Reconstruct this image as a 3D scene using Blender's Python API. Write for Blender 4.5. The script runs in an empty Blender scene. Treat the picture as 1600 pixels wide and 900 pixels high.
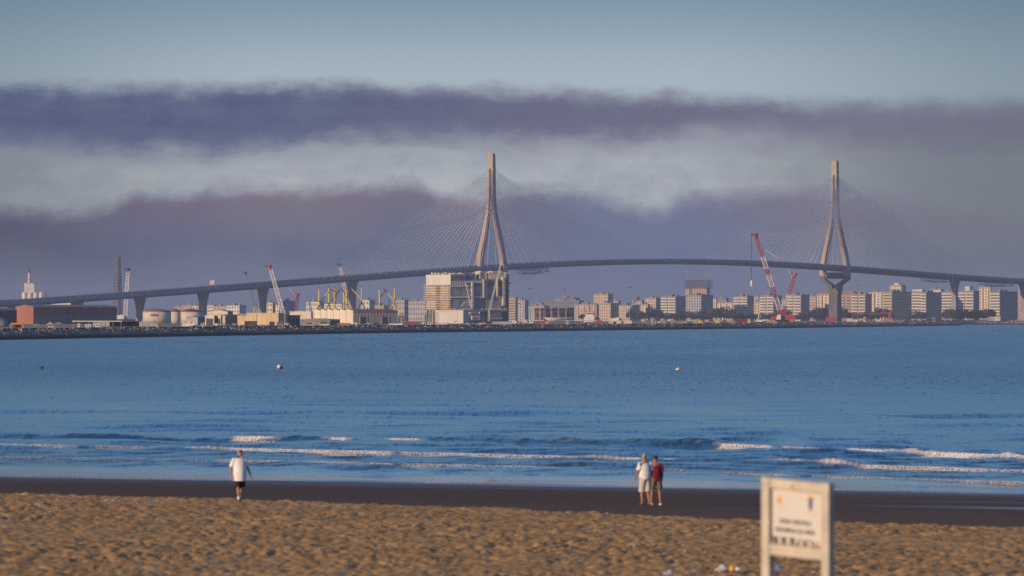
import bpy, bmesh, math, random
import numpy as np
from mathutils import Vector, Matrix

random.seed(7)
rng = np.random.default_rng(11)
S = bpy.context.scene
COL = S.collection
R = math.radians

# ------------------------------------------------------------------ camera, sky, sun, exposure
FP = 10000.0          # focal length in units of the 1600 px wide photograph
HZ = 497.0            # row of the horizon
CAMH = 7.0            # eye height above the sea
cam_d = bpy.data.cameras.new('camera')
cam_d.sensor_width = 36.0
cam_d.lens = 36.0 * FP / 1600.0
cam_d.shift_y = (HZ - 450.0) / 1600.0
cam_d.clip_start = 1.0
cam_d.clip_end = 90000.0
cam_d.dof.use_dof = True
cam_d.dof.focus_distance = 4500.0
cam_d.dof.aperture_fstop = 3.4
cam = bpy.data.objects.new('camera', cam_d)
cam.location = (0, 0, CAMH)
cam.rotation_euler = (R(90), 0, 0)
COL.objects.link(cam)
S.camera = cam

S.view_settings.view_transform = 'Standard'
S.view_settings.look = 'None'
S.view_settings.gamma = 1.0
S.view_settings.use_curve_mapping = False
S.view_settings.exposure = -0.12
S.cycles.use_denoising = False
S.cycles.max_bounces = 6
S.cycles.volume_bounces = 0
S.cycles.transparent_max_bounces = 8
S.cycles.sample_clamp_indirect = 4.0

SUN_AZ, SUN_EL = 50.0, 13.0        # degrees left of straight behind the camera, elevation
sx, sy = -math.sin(R(SUN_AZ)), -math.cos(R(SUN_AZ))
SUN_DIR = Vector((sx * math.cos(R(SUN_EL)), sy * math.cos(R(SUN_EL)), math.sin(R(SUN_EL))))
sun_d = bpy.data.lights.new('sun', 'SUN')
sun_d.energy = 4.8
sun_d.angle = R(0.5)
sun_d.color = (1.0, 0.70, 0.42)
sun = bpy.data.objects.new('sun', sun_d)
sun.rotation_euler = SUN_DIR.to_track_quat('Z', 'Y').to_euler()
sun.location = (-300, -200, 300)
COL.objects.link(sun)


def lin(c):
    return tuple(((v / 255.0) / 12.92 if v / 255.0 <= 0.04045 else ((v / 255.0 + 0.055) / 1.055) ** 2.4) for v in c) + (1.0,)


class NT:
    """small helper for node trees"""
    def __init__(self, nt):
        self.nt = nt

    def n(self, kind, **kw):
        node = self.nt.nodes.new(kind)
        for k, v in kw.items():
            setattr(node, k, v)
        return node

    def put(self, sock, v):
        if isinstance(v, bpy.types.NodeSocket):
            self.nt.links.new(v, sock)
        else:
            sock.default_value = v

    def math(self, op, a, b=0.0, c=0.0):
        m = self.n('ShaderNodeMath', operation=op)
        self.put(m.inputs[0], a); self.put(m.inputs[1], b); self.put(m.inputs[2], c)
        return m.outputs[0]

    def step(self, v, lo, hi):
        m = self.n('ShaderNodeMapRange', interpolation_type='SMOOTHSTEP')
        self.put(m.inputs[0], v); self.put(m.inputs[1], lo); self.put(m.inputs[2], hi)
        m.inputs[3].default_value = 0.0; m.inputs[4].default_value = 1.0
        return m.outputs[0]

    def mix(self, f, a, b, blend='MIX'):
        m = self.n('ShaderNodeMix', data_type='RGBA', blend_type=blend)
        self.put(m.inputs[0], f); self.put(m.inputs[6], a); self.put(m.inputs[7], b)
        return m.outputs[2]

    def noise(self, vec, scale=5.0, detail=3.0, rough=0.5):
        m = self.n('ShaderNodeTexNoise')
        if vec is not None:
            self.put(m.inputs['Vector'], vec)
        m.inputs['Scale'].default_value = scale
        m.inputs['Detail'].default_value = detail
        m.inputs['Roughness'].default_value = rough
        return m.outputs[0]

    def xyz(self, x, y, z):
        m = self.n('ShaderNodeCombineXYZ')
        self.put(m.inputs[0], x); self.put(m.inputs[1], y); self.put(m.inputs[2], z)
        return m.outputs[0]

    def curve(self, v, pts):
        m = self.n('ShaderNodeFloatCurve')
        self.put(m.inputs['Value'], v)
        c = m.mapping.curves[0]
        for k, (x, y) in enumerate(pts):
            if k < 2:
                c.points[k].location = (x, y)
            else:
                c.points.new(x, y)
        m.mapping.update()
        return m.outputs[0]


world = bpy.data.worlds.new('World')
S.world = world
world.use_nodes = True
wt = world.node_tree
wt.nodes.clear()
W = NT(wt)
sky = W.n('ShaderNodeTexSky', sky_type='NISHITA')
sky.sun_disc = False
sky.sun_elevation = R(SUN_EL)
sky.sun_rotation = math.atan2(sx, sy)
sky.altitude = 0.0
sky.air_density = 1.0
sky.dust_density = 0.6
sky.ozone_density = 4.0
SKY_STRENGTH = 0.13
tc = W.n('ShaderNodeTexCoord')
sp = W.n('ShaderNodeSeparateXYZ')
wt.links.new(tc.outputs['Generated'], sp.inputs[0])
X_, Y_, Z_ = sp.outputs
hyp = W.math('SQRT', W.math('ADD', W.math('MULTIPLY', X_, X_), W.math('MULTIPLY', Y_, Y_)))
U = W.math('MULTIPLY', W.math('ARCTAN2', X_, Y_), 10.0)      # azimuth, tenths of a radian
V = W.math('MULTIPLY', W.math('DIVIDE', Z_, hyp), 10.0)      # elevation, tenths
un = W.math('MULTIPLY_ADD', U, 0.5, 0.5)
n_big = W.noise(W.xyz(W.math('MULTIPLY', U, 2.2), W.math('MULTIPLY', V, 9.0), 0.0), 1.0, 5.0, 0.55)
n_wisp = W.noise(W.xyz(W.math('MULTIPLY', U, 14.0), W.math('MULTIPLY', V, 16.0), 8.0), 1.0, 6.0, 0.62)
n_streak = W.noise(W.xyz(W.math('MULTIPLY', U, 3.0), W.math('MULTIPLY', V, 60.0), 11.0), 1.0, 6.0, 0.6)
n_fine = W.noise(W.xyz(W.math('MULTIPLY', U, 9.0), W.math('MULTIPLY', V, 26.0), 3.0), 1.0, 5.0, 0.6)
nb = W.math('SUBTRACT', n_big, 0.5)
nf = W.math('SUBTRACT', n_fine, 0.5)
nw = W.math('SUBTRACT', n_wisp, 0.5)
nst = W.math('SUBTRACT', n_streak, 0.5)


def px(x):      # photo column -> 0..1 of the azimuth curve
    return ((x - 800.0) / 1000.0) * 0.5 + 0.5


def pv(y):      # photo row -> elevation
    return (HZ - y) / 1000.0


def row_curve(pts):
    return W.curve(un, [(0.0, pv(pts[0][1]))] + [(px(a), pv(b)) for a, b in pts] + [(1.0, pv(pts[-1][1]))])


up_top = row_curve([(0, 130), (300, 132), (600, 132), (800, 137), (1000, 146), (1250, 155), (1600, 155)])
up_bot = row_curve([(0, 222), (250, 232), (450, 226), (600, 216), (800, 222), (1000, 214), (1200, 212), (1600, 228)])
lo_top = row_curve([(0, 322), (160, 321), (204, 303), (300, 303), (400, 294), (520, 292), (650, 284), (700, 302), (850, 291),
                    (930, 300), (985, 322), (1025, 329), (1075, 307), (1140, 303), (1230, 302), (1310, 318), (1400, 318), (1600, 330)])
wob = W.math('ADD', W.math('MULTIPLY', nw, 0.030), W.math('ADD', W.math('MULTIPLY', nb, 0.026), W.math('MULTIPLY', nf, 0.030)))
Vw = W.math('ADD', V, wob)
# upper bank: soft top edge, ragged torn underside
m_up_top = W.step(W.math('SUBTRACT', up_top, Vw), -0.014, 0.026)
Vt = W.math('ADD', V, W.math('ADD', W.math('MULTIPLY', nw, 0.075), W.math('ADD', W.math('MULTIPLY', nb, 0.07), W.math('MULTIPLY', nf, 0.05))))
m_up_bot = W.step(W.math('SUBTRACT', Vt, up_bot), -0.040, 0.034)
m_up = W.math('MULTIPLY', m_up_top, m_up_bot)
m_lo = W.step(W.math('SUBTRACT', lo_top, Vw), -0.014, 0.026)
right_thin = W.step(W.math('ADD', un, W.math('MULTIPLY', nb, 0.12)), px(1050), px(1560))
m_lo = W.math('MULTIPLY', m_lo, W.math('SUBTRACT', 1.0, W.math('MULTIPLY', right_thin, 0.6)))
m_below = W.step(W.math('SUBTRACT', up_top, Vw), -0.02, 0.05)     # pale layer fills everything below the upper bank's top

AIR_GLOW = (0.207, 0.216, 0.293)        # what the air itself scatters towards us where it is deep


def csky(c, k=1.0):
    l = lin(c)
    return (l[0] * k, l[1] * k, l[2] * k, 1.0)

# clear sky near the horizon, then the fog layers in front of it
sky_hi = W.mix(W.step(V, 0.36, 0.54), csky((172, 188, 197)), csky((126, 150, 172)))
nish = W.n('ShaderNodeVectorMath', operation='SCALE')
wt.links.new(sky.outputs[0], nish.inputs[0]); nish.inputs['Scale'].default_value = SKY_STRENGTH
cool = W.n('ShaderNodeVectorMath', operation='MULTIPLY')        # the photograph's cool white balance
wt.links.new(nish.outputs[0], cool.inputs[0]); cool.inputs[1].default_value = (0.74, 0.92, 1.12)
side = W.step(W.math('ABSOLUTE', W.math('ADD', U, 0.05)), 0.25, 1.0)      # dimmer to both sides: lens falloff painted into the sky colour
sky_hi = W.mix(W.math('MULTIPLY', side, 0.55), sky_hi, csky((100, 122, 136)))
col = W.mix(W.step(V, 0.55, 1.1), sky_hi, cool.outputs[0])
pale = W.mix(W.math('ADD', W.math('MULTIPLY_ADD', nb, 1.8, 0.5), W.math('ADD', W.math('MULTIPLY', nw, 1.5), W.math('MULTIPLY', nst, 0.5))), csky((152, 157, 170)), csky((186, 191, 194)))
pale = W.mix(W.math('MULTIPLY', side, 0.85), pale, csky((122, 128, 137)))
pale = W.mix(W.math('MULTIPLY', right_thin, 0.8), pale, csky((122, 128, 134)))
col = W.mix(m_below, col, pale)
upc = W.mix(W.step(un, px(250), px(1150)), csky((82, 93, 127)), csky((112, 107, 129)))
upc = W.mix(W.math('ADD', W.math('MULTIPLY_ADD', nf, 0.9, 0.3), W.math('ADD', W.math('MULTIPLY', nst, 0.5), W.math('MULTIPLY', nw, 1.0))), upc, csky((112, 117, 144)))
col = W.mix(W.math('MULTIPLY', m_up, W.math('SUBTRACT', 0.95, W.math('MULTIPLY', right_thin, 0.35))), col, upc)
depth = W.math('SUBTRACT', lo_top, V)
loc_ = W.mix(W.step(depth, 0.0, 0.10), csky((122, 111, 126)), csky((100, 107, 130)))
loc_ = W.mix(W.step(depth, 0.09, 0.18), loc_, csky((114, 120, 138)))
loc_ = W.mix(W.math('ADD', W.math('MULTIPLY_ADD', nb, 1.2, 0.35), W.math('ADD', W.math('MULTIPLY', nst, 0.5), W.math('MULTIPLY', nw, 1.0))), loc_, csky((116, 118, 142)))
blue_gap = W.math('MULTIPLY', W.step(un, px(720), px(960)), W.math('SUBTRACT', 1.0, W.step(un, px(1060), px(1300))))
loc_ = W.mix(W.math('MULTIPLY', blue_gap, 0.7), loc_, csky((112, 122, 152)))
loc_ = W.mix(W.math('MULTIPLY', W.math('SUBTRACT', 1.0, W.step(un, px(-100), px(360))), 0.8), loc_, csky((78, 81, 102)))
rose = W.math('MULTIPLY', W.step(un, px(300), px(420)), W.math('SUBTRACT', 1.0, W.step(un, px(500), px(680))))
loc_ = W.mix(W.math('MULTIPLY', rose, W.math('MULTIPLY', W.math('SUBTRACT', 1.0, W.step(depth, 0.03, 0.11)), 0.6)), loc_, csky((128, 117, 131)))
col = W.mix(W.math('MULTIPLY', m_lo, 0.93), col, loc_)
low = W.step(V, -0.02, 0.06)
col = W.mix(low, W.mix(W.math('MULTIPLY', side, 0.7), csky((120, 125, 143)), csky((92, 98, 112))), col)
# clear-air colour behind the haze: (seen - glow * (1 - pass)) / pass, pass = exp(-depth of air at this elevation)
air_pass = W.math('MAXIMUM', W.math('EXPONENT', W.math('DIVIDE', -0.1144, W.math('MAXIMUM', V, 0.04))), 0.30)
glow = W.n('ShaderNodeVectorMath', operation='SCALE'); glow.inputs[0].default_value = AIR_GLOW; W.put(glow.inputs['Scale'], W.math('SUBTRACT', 1.0, air_pass))
sub_ = W.n('ShaderNodeVectorMath', operation='SUBTRACT'); wt.links.new(col, sub_.inputs[0]); wt.links.new(glow.outputs[0], sub_.inputs[1])
div_ = W.n('ShaderNodeVectorMath', operation='SCALE'); wt.links.new(sub_.outputs[0], div_.inputs[0]); W.put(div_.inputs['Scale'], W.math('DIVIDE', 1.0, air_pass))
mx_ = W.n('ShaderNodeVectorMath', operation='MAXIMUM'); wt.links.new(div_.outputs[0], mx_.inputs[0]); mx_.inputs[1].default_value = (0.004, 0.004, 0.004)
col = W.mix(W.step(V, 0.6, 1.2), mx_.outputs[0], col)
bg = W.n('ShaderNodeBackground')
wt.links.new(col, bg.inputs[0]); bg.inputs[1].default_value = 1.0
wo = W.n('ShaderNodeOutputWorld')
wt.links.new(bg.outputs[0], wo.inputs[0])


# ------------------------------------------------------------------ materials
MATS = {}


def mat(name, rgb, rough=0.8, var=0.18, scale=0.6, metal=0.0, bump=0.0, rgb2=None, spec=0.3, stretch=None):
    if name in MATS:
        return MATS[name]
    m = bpy.data.materials.new(name)
    m.use_nodes = True
    N = NT(m.node_tree)
    p = m.node_tree.nodes['Principled BSDF']
    t = N.n('ShaderNodeTexCoord')
    vec = t.outputs['Object']
    if stretch:
        mp = N.n('ShaderNodeMapping')
        m.node_tree.links.new(vec, mp.inputs[0]); mp.inputs['Scale'].default_value = stretch
        vec = mp.outputs[0]
    ns = N.noise(vec, scale, 5.0, 0.6)
    a = tuple(v * (1 - var) for v in rgb) + (1,)
    b = tuple(min(1, v * (1 + var)) for v in (rgb2 or rgb)) + (1,)
    c = N.mix(N.step(ns, 0.3, 0.7), a, b)
    N.put(p.inputs['Base Color'], c)
    p.inputs['Roughness'].default_value = rough
    p.inputs['Metallic'].default_value = metal
    p.inputs['Specular IOR Level'].default_value = spec
    if bump:
        bn = N.n('ShaderNodeBump'); bn.inputs['Strength'].default_value = 0.6; bn.inputs['Distance'].default_value = bump
        m.node_tree.links.new(N.noise(vec, scale * 6, 4.0, 0.6), bn.inputs['Height'])
        m.node_tree.links.new(bn.outputs[0], p.inputs['Normal'])
    MATS[name] = m
    return m


concrete = mat('concrete', (0.42, 0.33, 0.255), 0.85, 0.14, 0.12)
concrete_dark = mat('weathered_concrete', (0.30, 0.27, 0.25), 0.85, 0.15, 0.1)
shade_conc_m = mat('shade_dark_concrete', (0.125, 0.115, 0.11), 0.85, 0.18, 0.1)  # shade below the deck painted into the concrete's colour
deck_m = mat('deck_paint', (0.29, 0.28, 0.27), 0.7, 0.12, 0.1)
screen_m = mat('wind_screen', (0.26, 0.27, 0.30), 0.6, 0.2, 0.3)
cable_m = mat('cable_sheath', (0.74, 0.72, 0.70), 0.5, 0.05, 0.1)
cream = mat('cream_render', (0.57, 0.50, 0.40), 0.85, 0.12, 0.15)
white_m = mat('white_render', (0.60, 0.575, 0.53), 0.8, 0.10, 0.15)
tan = mat('tan_render', (0.50, 0.40, 0.30), 0.85, 0.14, 0.15)
pink = mat('pink_render', (0.44, 0.32, 0.27), 0.85, 0.12, 0.15)
yellowish = mat('straw_render', (0.60, 0.50, 0.30), 0.85, 0.12, 0.15)
greyw = mat('grey_render', (0.36, 0.36, 0.37), 0.85, 0.14, 0.15)
glass_m = mat('window_glass', (0.05, 0.06, 0.07), 0.25, 0.3, 0.5)
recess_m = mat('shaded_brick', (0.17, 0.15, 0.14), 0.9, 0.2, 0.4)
roof_red = mat('red_tile', (0.32, 0.13, 0.09), 0.9, 0.2, 0.5)
roof_grey = mat('grey_roof', (0.20, 0.21, 0.23), 0.9, 0.2, 0.3)
brick_red = mat('red_sheeting', (0.33, 0.135, 0.085), 0.8, 0.15, 0.25, stretch=(1, 1, 0.25))
brown_m = mat('brown_sheeting', (0.30, 0.21, 0.165), 0.85, 0.18, 0.25, stretch=(1, 1, 0.25))
dark_m = mat('dark_steel', (0.055, 0.055, 0.065), 0.7, 0.3, 0.4)
steel = mat('grey_steel', (0.19, 0.20, 0.22), 0.55, 0.25, 0.25)
blue_steel = mat('slate_steel', (0.14, 0.15, 0.18), 0.55, 0.3, 0.2)
rust = mat('rust', (0.30, 0.14, 0.08), 0.9, 0.35, 0.6)
yellow_m = mat('yellow_paint', (0.62, 0.46, 0.03), 0.5, 0.12, 0.3)
red_m = mat('red_paint', (0.36, 0.045, 0.05), 0.5, 0.15, 0.4)
dark_red = mat('dark_red_paint', (0.22, 0.035, 0.045), 0.6, 0.2, 0.4)
white_p = mat('white_paint', (0.72, 0.69, 0.64), 0.55, 0.1, 0.5)
lattice_w = mat('pale_lattice_paint', (0.60, 0.57, 0.53), 0.6, 0.15, 0.5)
blue_m = mat('blue_paint', (0.05, 0.16, 0.36), 0.5, 0.15, 0.5)
green_m = mat('green_paint', (0.03, 0.10, 0.06), 0.5, 0.15, 0.5)
orange_m = mat('orange_paint', (0.55, 0.20, 0.03), 0.5, 0.15, 0.5)
rubber = mat('rubber', (0.02, 0.02, 0.022), 0.9, 0.1, 2.0)
earth = mat('spoil_earth', (0.36, 0.27, 0.18), 0.95, 0.25, 0.4)
ground_m = mat('quay_ground', (0.27, 0.235, 0.19), 0.95, 0.2, 0.03)
leaf_m = mat('leaves', (0.040, 0.050, 0.026), 0.8, 0.3, 0.5, rgb2=(0.055, 0.068, 0.032))
bark = mat('bark', (0.10, 0.075, 0.05), 0.9, 0.3, 1.0)
rock_m = mat('armour_stone', (0.26, 0.19, 0.14), 0.95, 0.35, 0.25, rgb2=(0.42, 0.32, 0.24))
_n = NT(rock_m.node_tree)                                   # weed and wet up to the tide mark
_g = _n.n('ShaderNodeNewGeometry'); _s = _n.n('ShaderNodeSeparateXYZ'); rock_m.node_tree.links.new(_g.outputs['Position'], _s.inputs[0])
_p = rock_m.node_tree.nodes['Principled BSDF']
_old = _p.inputs['Base Color'].links[0].from_socket
_n.put(_p.inputs['Base Color'], _n.mix(_n.step(_n.math('ADD', _s.outputs[2], _n.noise(_g.outputs['Position'], 0.15, 3.0)), 1.1, 2.3), (0.045, 0.037, 0.032, 1), _old))


# ------------------------------------------------------------------ mesh helpers
class MB:
    def __init__(self):
        self.v, self.f = [], []

    def add(self, vs, fs):
        o = len(self.v)
        self.v += [tuple(p) for p in vs]
        self.f += [tuple(i + o for i in f) for f in fs]
        return self

    def box(self, x0, x1, y0, y1, z0, z1):
        return self.add([(x0, y0, z0), (x1, y0, z0), (x1, y1, z0), (x0, y1, z0), (x0, y0, z1), (x1, y0, z1), (x1, y1, z1), (x0, y1, z1)],
                        [(0, 3, 2, 1), (4, 5, 6, 7), (0, 1, 5, 4), (1, 2, 6, 5), (2, 3, 7, 6), (3, 0, 4, 7)])

    def prism(self, poly, axis, a, b):
        """poly: 2-D outline; axis 'x','y','z' = extrusion axis from a to b"""
        n = len(poly)
        def P(q, w):
            return {'x': (w, q[0], q[1]), 'y': (q[0], w, q[1]), 'z': (q[0], q[1], w)}[axis]
        vs = [P(q, a) for q in poly] + [P(q, b) for q in poly]
        fs = [tuple(range(n)), tuple(range(2 * n - 1, n - 1, -1))] + [(i, i + n, (i + 1) % n + n, (i + 1) % n) for i in range(n)]
        return self.add(vs, fs)

    def tube(self, pts, rad, n=6, cap=True):
        pts = [Vector(p) for p in pts]
        k = len(pts)
        vs, fs = [], []
        for i, p in enumerate(pts):
            d = (pts[min(i + 1, k - 1)] - pts[max(i - 1, 0)]).normalized()
            up = Vector((0, 0, 1)) if abs(d.z) < 0.95 else Vector((0, 1, 0))
            a = d.cross(up).normalized(); b = a.cross(d).normalized()
            r = rad[i] if isinstance(rad, list) else rad
            ra, rb = r if isinstance(r, tuple) else (r, r)
            for j in range(n):
                t = 2 * math.pi * (j + 0.5) / n
                vs.append(p + a * ra * math.cos(t) + b * rb * math.sin(t))
        for i in range(k - 1):
            for j in range(n):
                fs.append((i * n + j, i * n + (j + 1) % n, (i + 1) * n + (j + 1) % n, (i + 1) * n + j))
        if cap:
            fs.append(tuple(range(n - 1, -1, -1))); fs.append(tuple((k - 1) * n + j for j in range(n)))
        return self.add(vs, fs)

    def lathe(self, prof, n=20, c=(0, 0, 0)):
        vs, fs = [], []
        for r, z in prof:
            for j in range(n):
                t = 2 * math.pi * j / n
                vs.append((c[0] + r * math.cos(t), c[1] + r * math.sin(t), c[2] + z))
        for i in range(len(prof) - 1):
            for j in range(n):
                fs.append((i * n + j, i * n + (j + 1) % n, (i + 1) * n + (j + 1) % n, (i + 1) * n + j))
        fs.append(tuple(range(n - 1, -1, -1))); fs.append(tuple((len(prof) - 1) * n + j for j in range(n)))
        return self.add(vs, fs)

    def blob(self, c, r, n1=5, n2=8, jit=0.0):
        vs, fs = [], []
        for i in range(n1 + 1):
            th = math.pi * i / n1
            for j in range(n2):
                ph = 2 * math.pi * j / n2
                k = 1 + random.uniform(-jit, jit)
                vs.append((c[0] + r[0] * k * math.sin(th) * math.cos(ph), c[1] + r[1] * k * math.sin(th) * math.sin(ph), c[2] + r[2] * k * math.cos(th)))
        for i in range(n1):
            for j in range(n2):
                fs.append((i * n2 + j, (i + 1) * n2 + j, (i + 1) * n2 + (j + 1) % n2, i * n2 + (j + 1) % n2))
        return self.add(vs, fs)

    def mesh(self, name):
        me = bpy.data.meshes.new(name)
        me.from_pydata(self.v, [], self.f)
        me.update()
        return me

    def build(self, name, m, parent=None, smooth=False, kind=None, loc=None, label=None):
        me = self.mesh(name)
        if m is not None:
            me.materials.append(m)
        if smooth:
            me.polygons.foreach_set('use_smooth', [True] * len(me.polygons))
        return link(name, me, parent, kind, loc, label)


def link(name, me, parent=None, kind=None, loc=None, label=None):
    o = bpy.data.objects.new(name, me)
    COL.objects.link(o)
    if parent is not None:
        o.parent = parent
    if loc is not None:
        o.location = loc
    if kind:
        o['kind'] = kind
    if label:
        o['label'] = label
    return o


def tag(o, label, cat, group=None):
    o['label'] = label
    o['category'] = cat
    if group:
        o['group'] = group
    return o


def thing(name, label, cat, loc=(0, 0, 0), rz=0.0, group=None):
    o = bpy.data.objects.new(name, None)
    o.empty_display_size = 0.5
    COL.objects.link(o)
    o.location = loc
    o.rotation_euler = (0, 0, rz)
    return tag(o, label, cat, group)


def copy_tree(o, parent=None, kids=None):
    c = o.copy()
    COL.objects.link(c)
    c.parent = parent
    for ch in (kids or {}).get(o, []):
        copy_tree(ch, c, kids)
    return c


def kids_of(root):
    d = {}
    for ob in COL.objects:
        if ob.parent is not None:
            d.setdefault(ob.parent, []).append(ob)
    return d


def at(x, y, D):
    return Vector(((x - 800.0) * D / FP, D, CAMH - (y - HZ) * D / FP))


def xat(x, D):
    return (x - 800.0) * D / FP


def zat(y, D):
    return CAMH - (y - HZ) * D / FP


LAND = 3.6

# ------------------------------------------------------------------ ground: sea, wet sand, dry sand, far land
def vnoise(x, y, seed=0):
    """smooth 2-D value noise in -1..1"""
    xi = np.floor(x).astype(np.int64); yi = np.floor(y).astype(np.int64)
    xf = x - xi; yf = y - yi
    def h(a, b):
        q = (a * 374761393 + b * 668265263 + seed * 982451653) & 0x7fffffff
        q = ((q ^ (q >> 13)) * 1274126177) & 0x7fffffff
        q = q ^ (q >> 16)
        return (q & 0xffff) / 32767.5 - 1.0
    u = xf * xf * (3 - 2 * xf); v = yf * yf * (3 - 2 * yf)
    a = h(xi, yi); b = h(xi + 1, yi); c = h(xi, yi + 1); d = h(xi + 1, yi + 1)
    return (a + (b - a) * u) + ((c + (d - c) * u) - (a + (b - a) * u)) * v


def grid_mesh(name, Xg, Yg, Zg, m, kind, smooth=True, keep=None):
    r, c = Xg.shape
    co = np.stack([Xg, Yg, Zg], -1).reshape(-1, 3).astype(np.float32)
    i = np.arange(r * c).reshape(r, c)
    q = np.stack([i[:-1, :-1], i[:-1, 1:], i[1:, 1:], i[1:, :-1]], -1).reshape(-1, 4)
    if keep is not None:
        kq = (keep[:-1, :-1] | keep[:-1, 1:] | keep[1:, 1:] | keep[1:, :-1]).reshape(-1)
        q = q[kq]
    me = bpy.data.meshes.new(name)
    me.vertices.add(len(co)); me.vertices.foreach_set('co', co.ravel())
    me.loops.add(q.size); me.loops.foreach_set('vertex_index', q.ravel().astype(np.int32))
    me.polygons.add(len(q)); me.polygons.foreach_set('loop_start', np.arange(0, q.size, 4, dtype=np.int32))
    me.polygons.foreach_set('use_smooth', np.full(len(q), smooth))
    me.update(calc_edges=True)
    me.materials.append(m)
    return link(name, me, None, kind)


# shore frame: t metres out to sea from the water's edge, a metres along the shore
NS = (0.541, 0.841)
def shore_t(X, Y):
    return NS[0] * X + NS[1] * (Y - 271.3)
def shore_a(X, Y):
    return NS[1] * X - NS[0] * (Y - 271.3)
def from_at(a, t):
    return NS[1] * a + NS[0] * t, -NS[0] * a + NS[1] * t + 271.3


def plane_at(pxs, pys, z):
    d = (CAMH - z) * FP / (np.asarray(pys, float) - HZ)
    X = (np.asarray(pxs, float) - 800) * d / FP
    return X, d


WET_SLOPE = 0.0135
EDGE_A = np.array([-30, 6.9, 18.7, 33.7, 48.3, 59, 90]); EDGE_T = np.array([-44.0, -44.6, -46.3, -52.4, -60.6, -64.6, -66])


def wet_z(t):
    return -WET_SLOPE * t


def dry_edge(a):
    return np.interp(a, EDGE_A, EDGE_T)


def beach_z(x, y):
    """height of the beach at one point (without the fine lumps)"""
    t = shore_t(x, y); a = shore_a(x, y); e = dry_edge(a)
    if t > e:
        return wet_z(t)
    return wet_z(e) + 0.1 * min(1, (e - t) / 1.5) + 0.0155 * (e - t)


# --- sea
def crest(pts, z=0.12):
    X, Y = plane_at([p[0] for p in pts], [p[1] for p in pts], z)
    a = shore_a(X, Y); t = shore_t(X, Y)
    k = np.argsort(a)
    return a[k], t[k], X[k], Y[k]


CRESTS = [  # photo points of each crest, height, seaward width, foam stretches (photo columns) with strength
    dict(p=[(-300, 678), (0, 681), (250, 684), (500, 687), (900, 692), (1115, 696), (1300, 704), (1600, 716), (1900, 726)], h=0.22, w=1.5,
         foam=[(358, 442, 1.0), (500, 554, 1.0), (598, 662, 0.95), (665, 1110, 0.16), (1112, 1215, 0.7), (1215, 1318, 0.35), (1318, 1700, 1.0)]),
    dict(p=[(-300, 691), (0, 694), (280, 699), (600, 706), (1000, 716), (1300, 725), (1600, 735), (1900, 745)], h=0.13, w=0.8,
         foam=[(-200, 130, 0.36), (130, 262, 0.30), (278, 620, 0.85), (620, 1010, 0.62), (1030, 1700, 0.62)]),
    dict(p=[(-300, 709), (0, 712), (400, 718), (900, 729), (1200, 740), (1600, 752), (1900, 762)], h=0.085, w=0.7,
         foam=[(-200, 330, 0.22), (330, 620, 0.56), (620, 1000, 0.45), (1000, 1260, 0.46), (1260, 1700, 0.48)]),
    dict(p=[(-300, 722), (0, 724.5), (400, 728), (900, 739), (1200, 748), (1600, 764), (1900, 775)], h=0.05, w=0.5, foam=[(500, 900, 0.06)]),
    dict(p=[(-300, 654), (0, 657), (400, 661), (900, 664), (1250, 672), (1600, 684), (1900, 692)], h=0.09, w=3.2, foam=[]),
    dict(p=[(-300, 664), (0, 666), (500, 672), (900, 677), (1250, 683), (1600, 697), (1900, 705)], h=0.07, w=2.4, foam=[]),
]
for c_ in CRESTS:
    c_['a'], c_['t'], _, _ = crest(c_['p'])


def crest_dist(c, X, Y):
    a = shore_a(X, Y)
    tc_ = np.interp(a, c['a'], c['t']) + 0.35 * vnoise(a / 3.1, a * 0 + 0.5, 5) + 0.16 * vnoise(a / 0.9, a * 0 + 1.5, 6)
    return shore_t(X, Y) - tc_, a


def foam_strength(c, X, Y):
    pxx = 800 + X / Y * FP
    f = np.zeros_like(pxx)
    for x0, x1, s in c['foam']:
        e = np.clip((pxx - x0) / 14, 0, 1) * np.clip((x1 - pxx) / 14, 0, 1)
        f = np.maximum(f, s * e)
    return f


rows = [222.0]; stp = 0.3
while rows[-1] < 42000:
    if rows[-1] > 330:
        stp *= 1.012
    rows.append(rows[-1] + stp)
rows = np.array(rows)
cols = np.linspace(-1, 1, 341) * 0.155
Yg, Cg = np.meshgrid(rows, cols, indexing='ij')
Xg = Yg * Cg
Tg = shore_t(Xg, Yg)
cell = np.gradient(rows)[:, None] + np.zeros_like(Xg)
calm = np.clip((Tg - 2) / 22, 0, 1)
calm = calm * calm * (3 - 2 * calm)
Zs = np.zeros_like(Xg)
for k in range(34):                       # wind chop running mostly towards the beach
    lam = 1.1 * (1.095 ** k)
    ang = math.radians(rng.normal(0, 26))
    dx, dy = NS[0] * math.cos(ang) - NS[1] * math.sin(ang), NS[1] * math.cos(ang) + NS[0] * math.sin(ang)
    amp = 0.0105 * lam ** 0.72
    fade = np.clip((lam / np.maximum(cell, 0.075 * 0.01 * Yg) - 2.5) / 2.5, 0, 1)
    ph = 2 * math.pi * (Xg * dx + Yg * dy) / lam + rng.uniform(0, 6.28)
    env = 0.55 + 0.45 * vnoise(Xg / (lam * 4) + k * 3.1, Yg / (lam * 7), 40 + k)
    Zs += amp * fade * env * np.sin(ph)
Zs *= 0.03 + 0.97 * calm
foamg = np.zeros_like(Xg)
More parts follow.
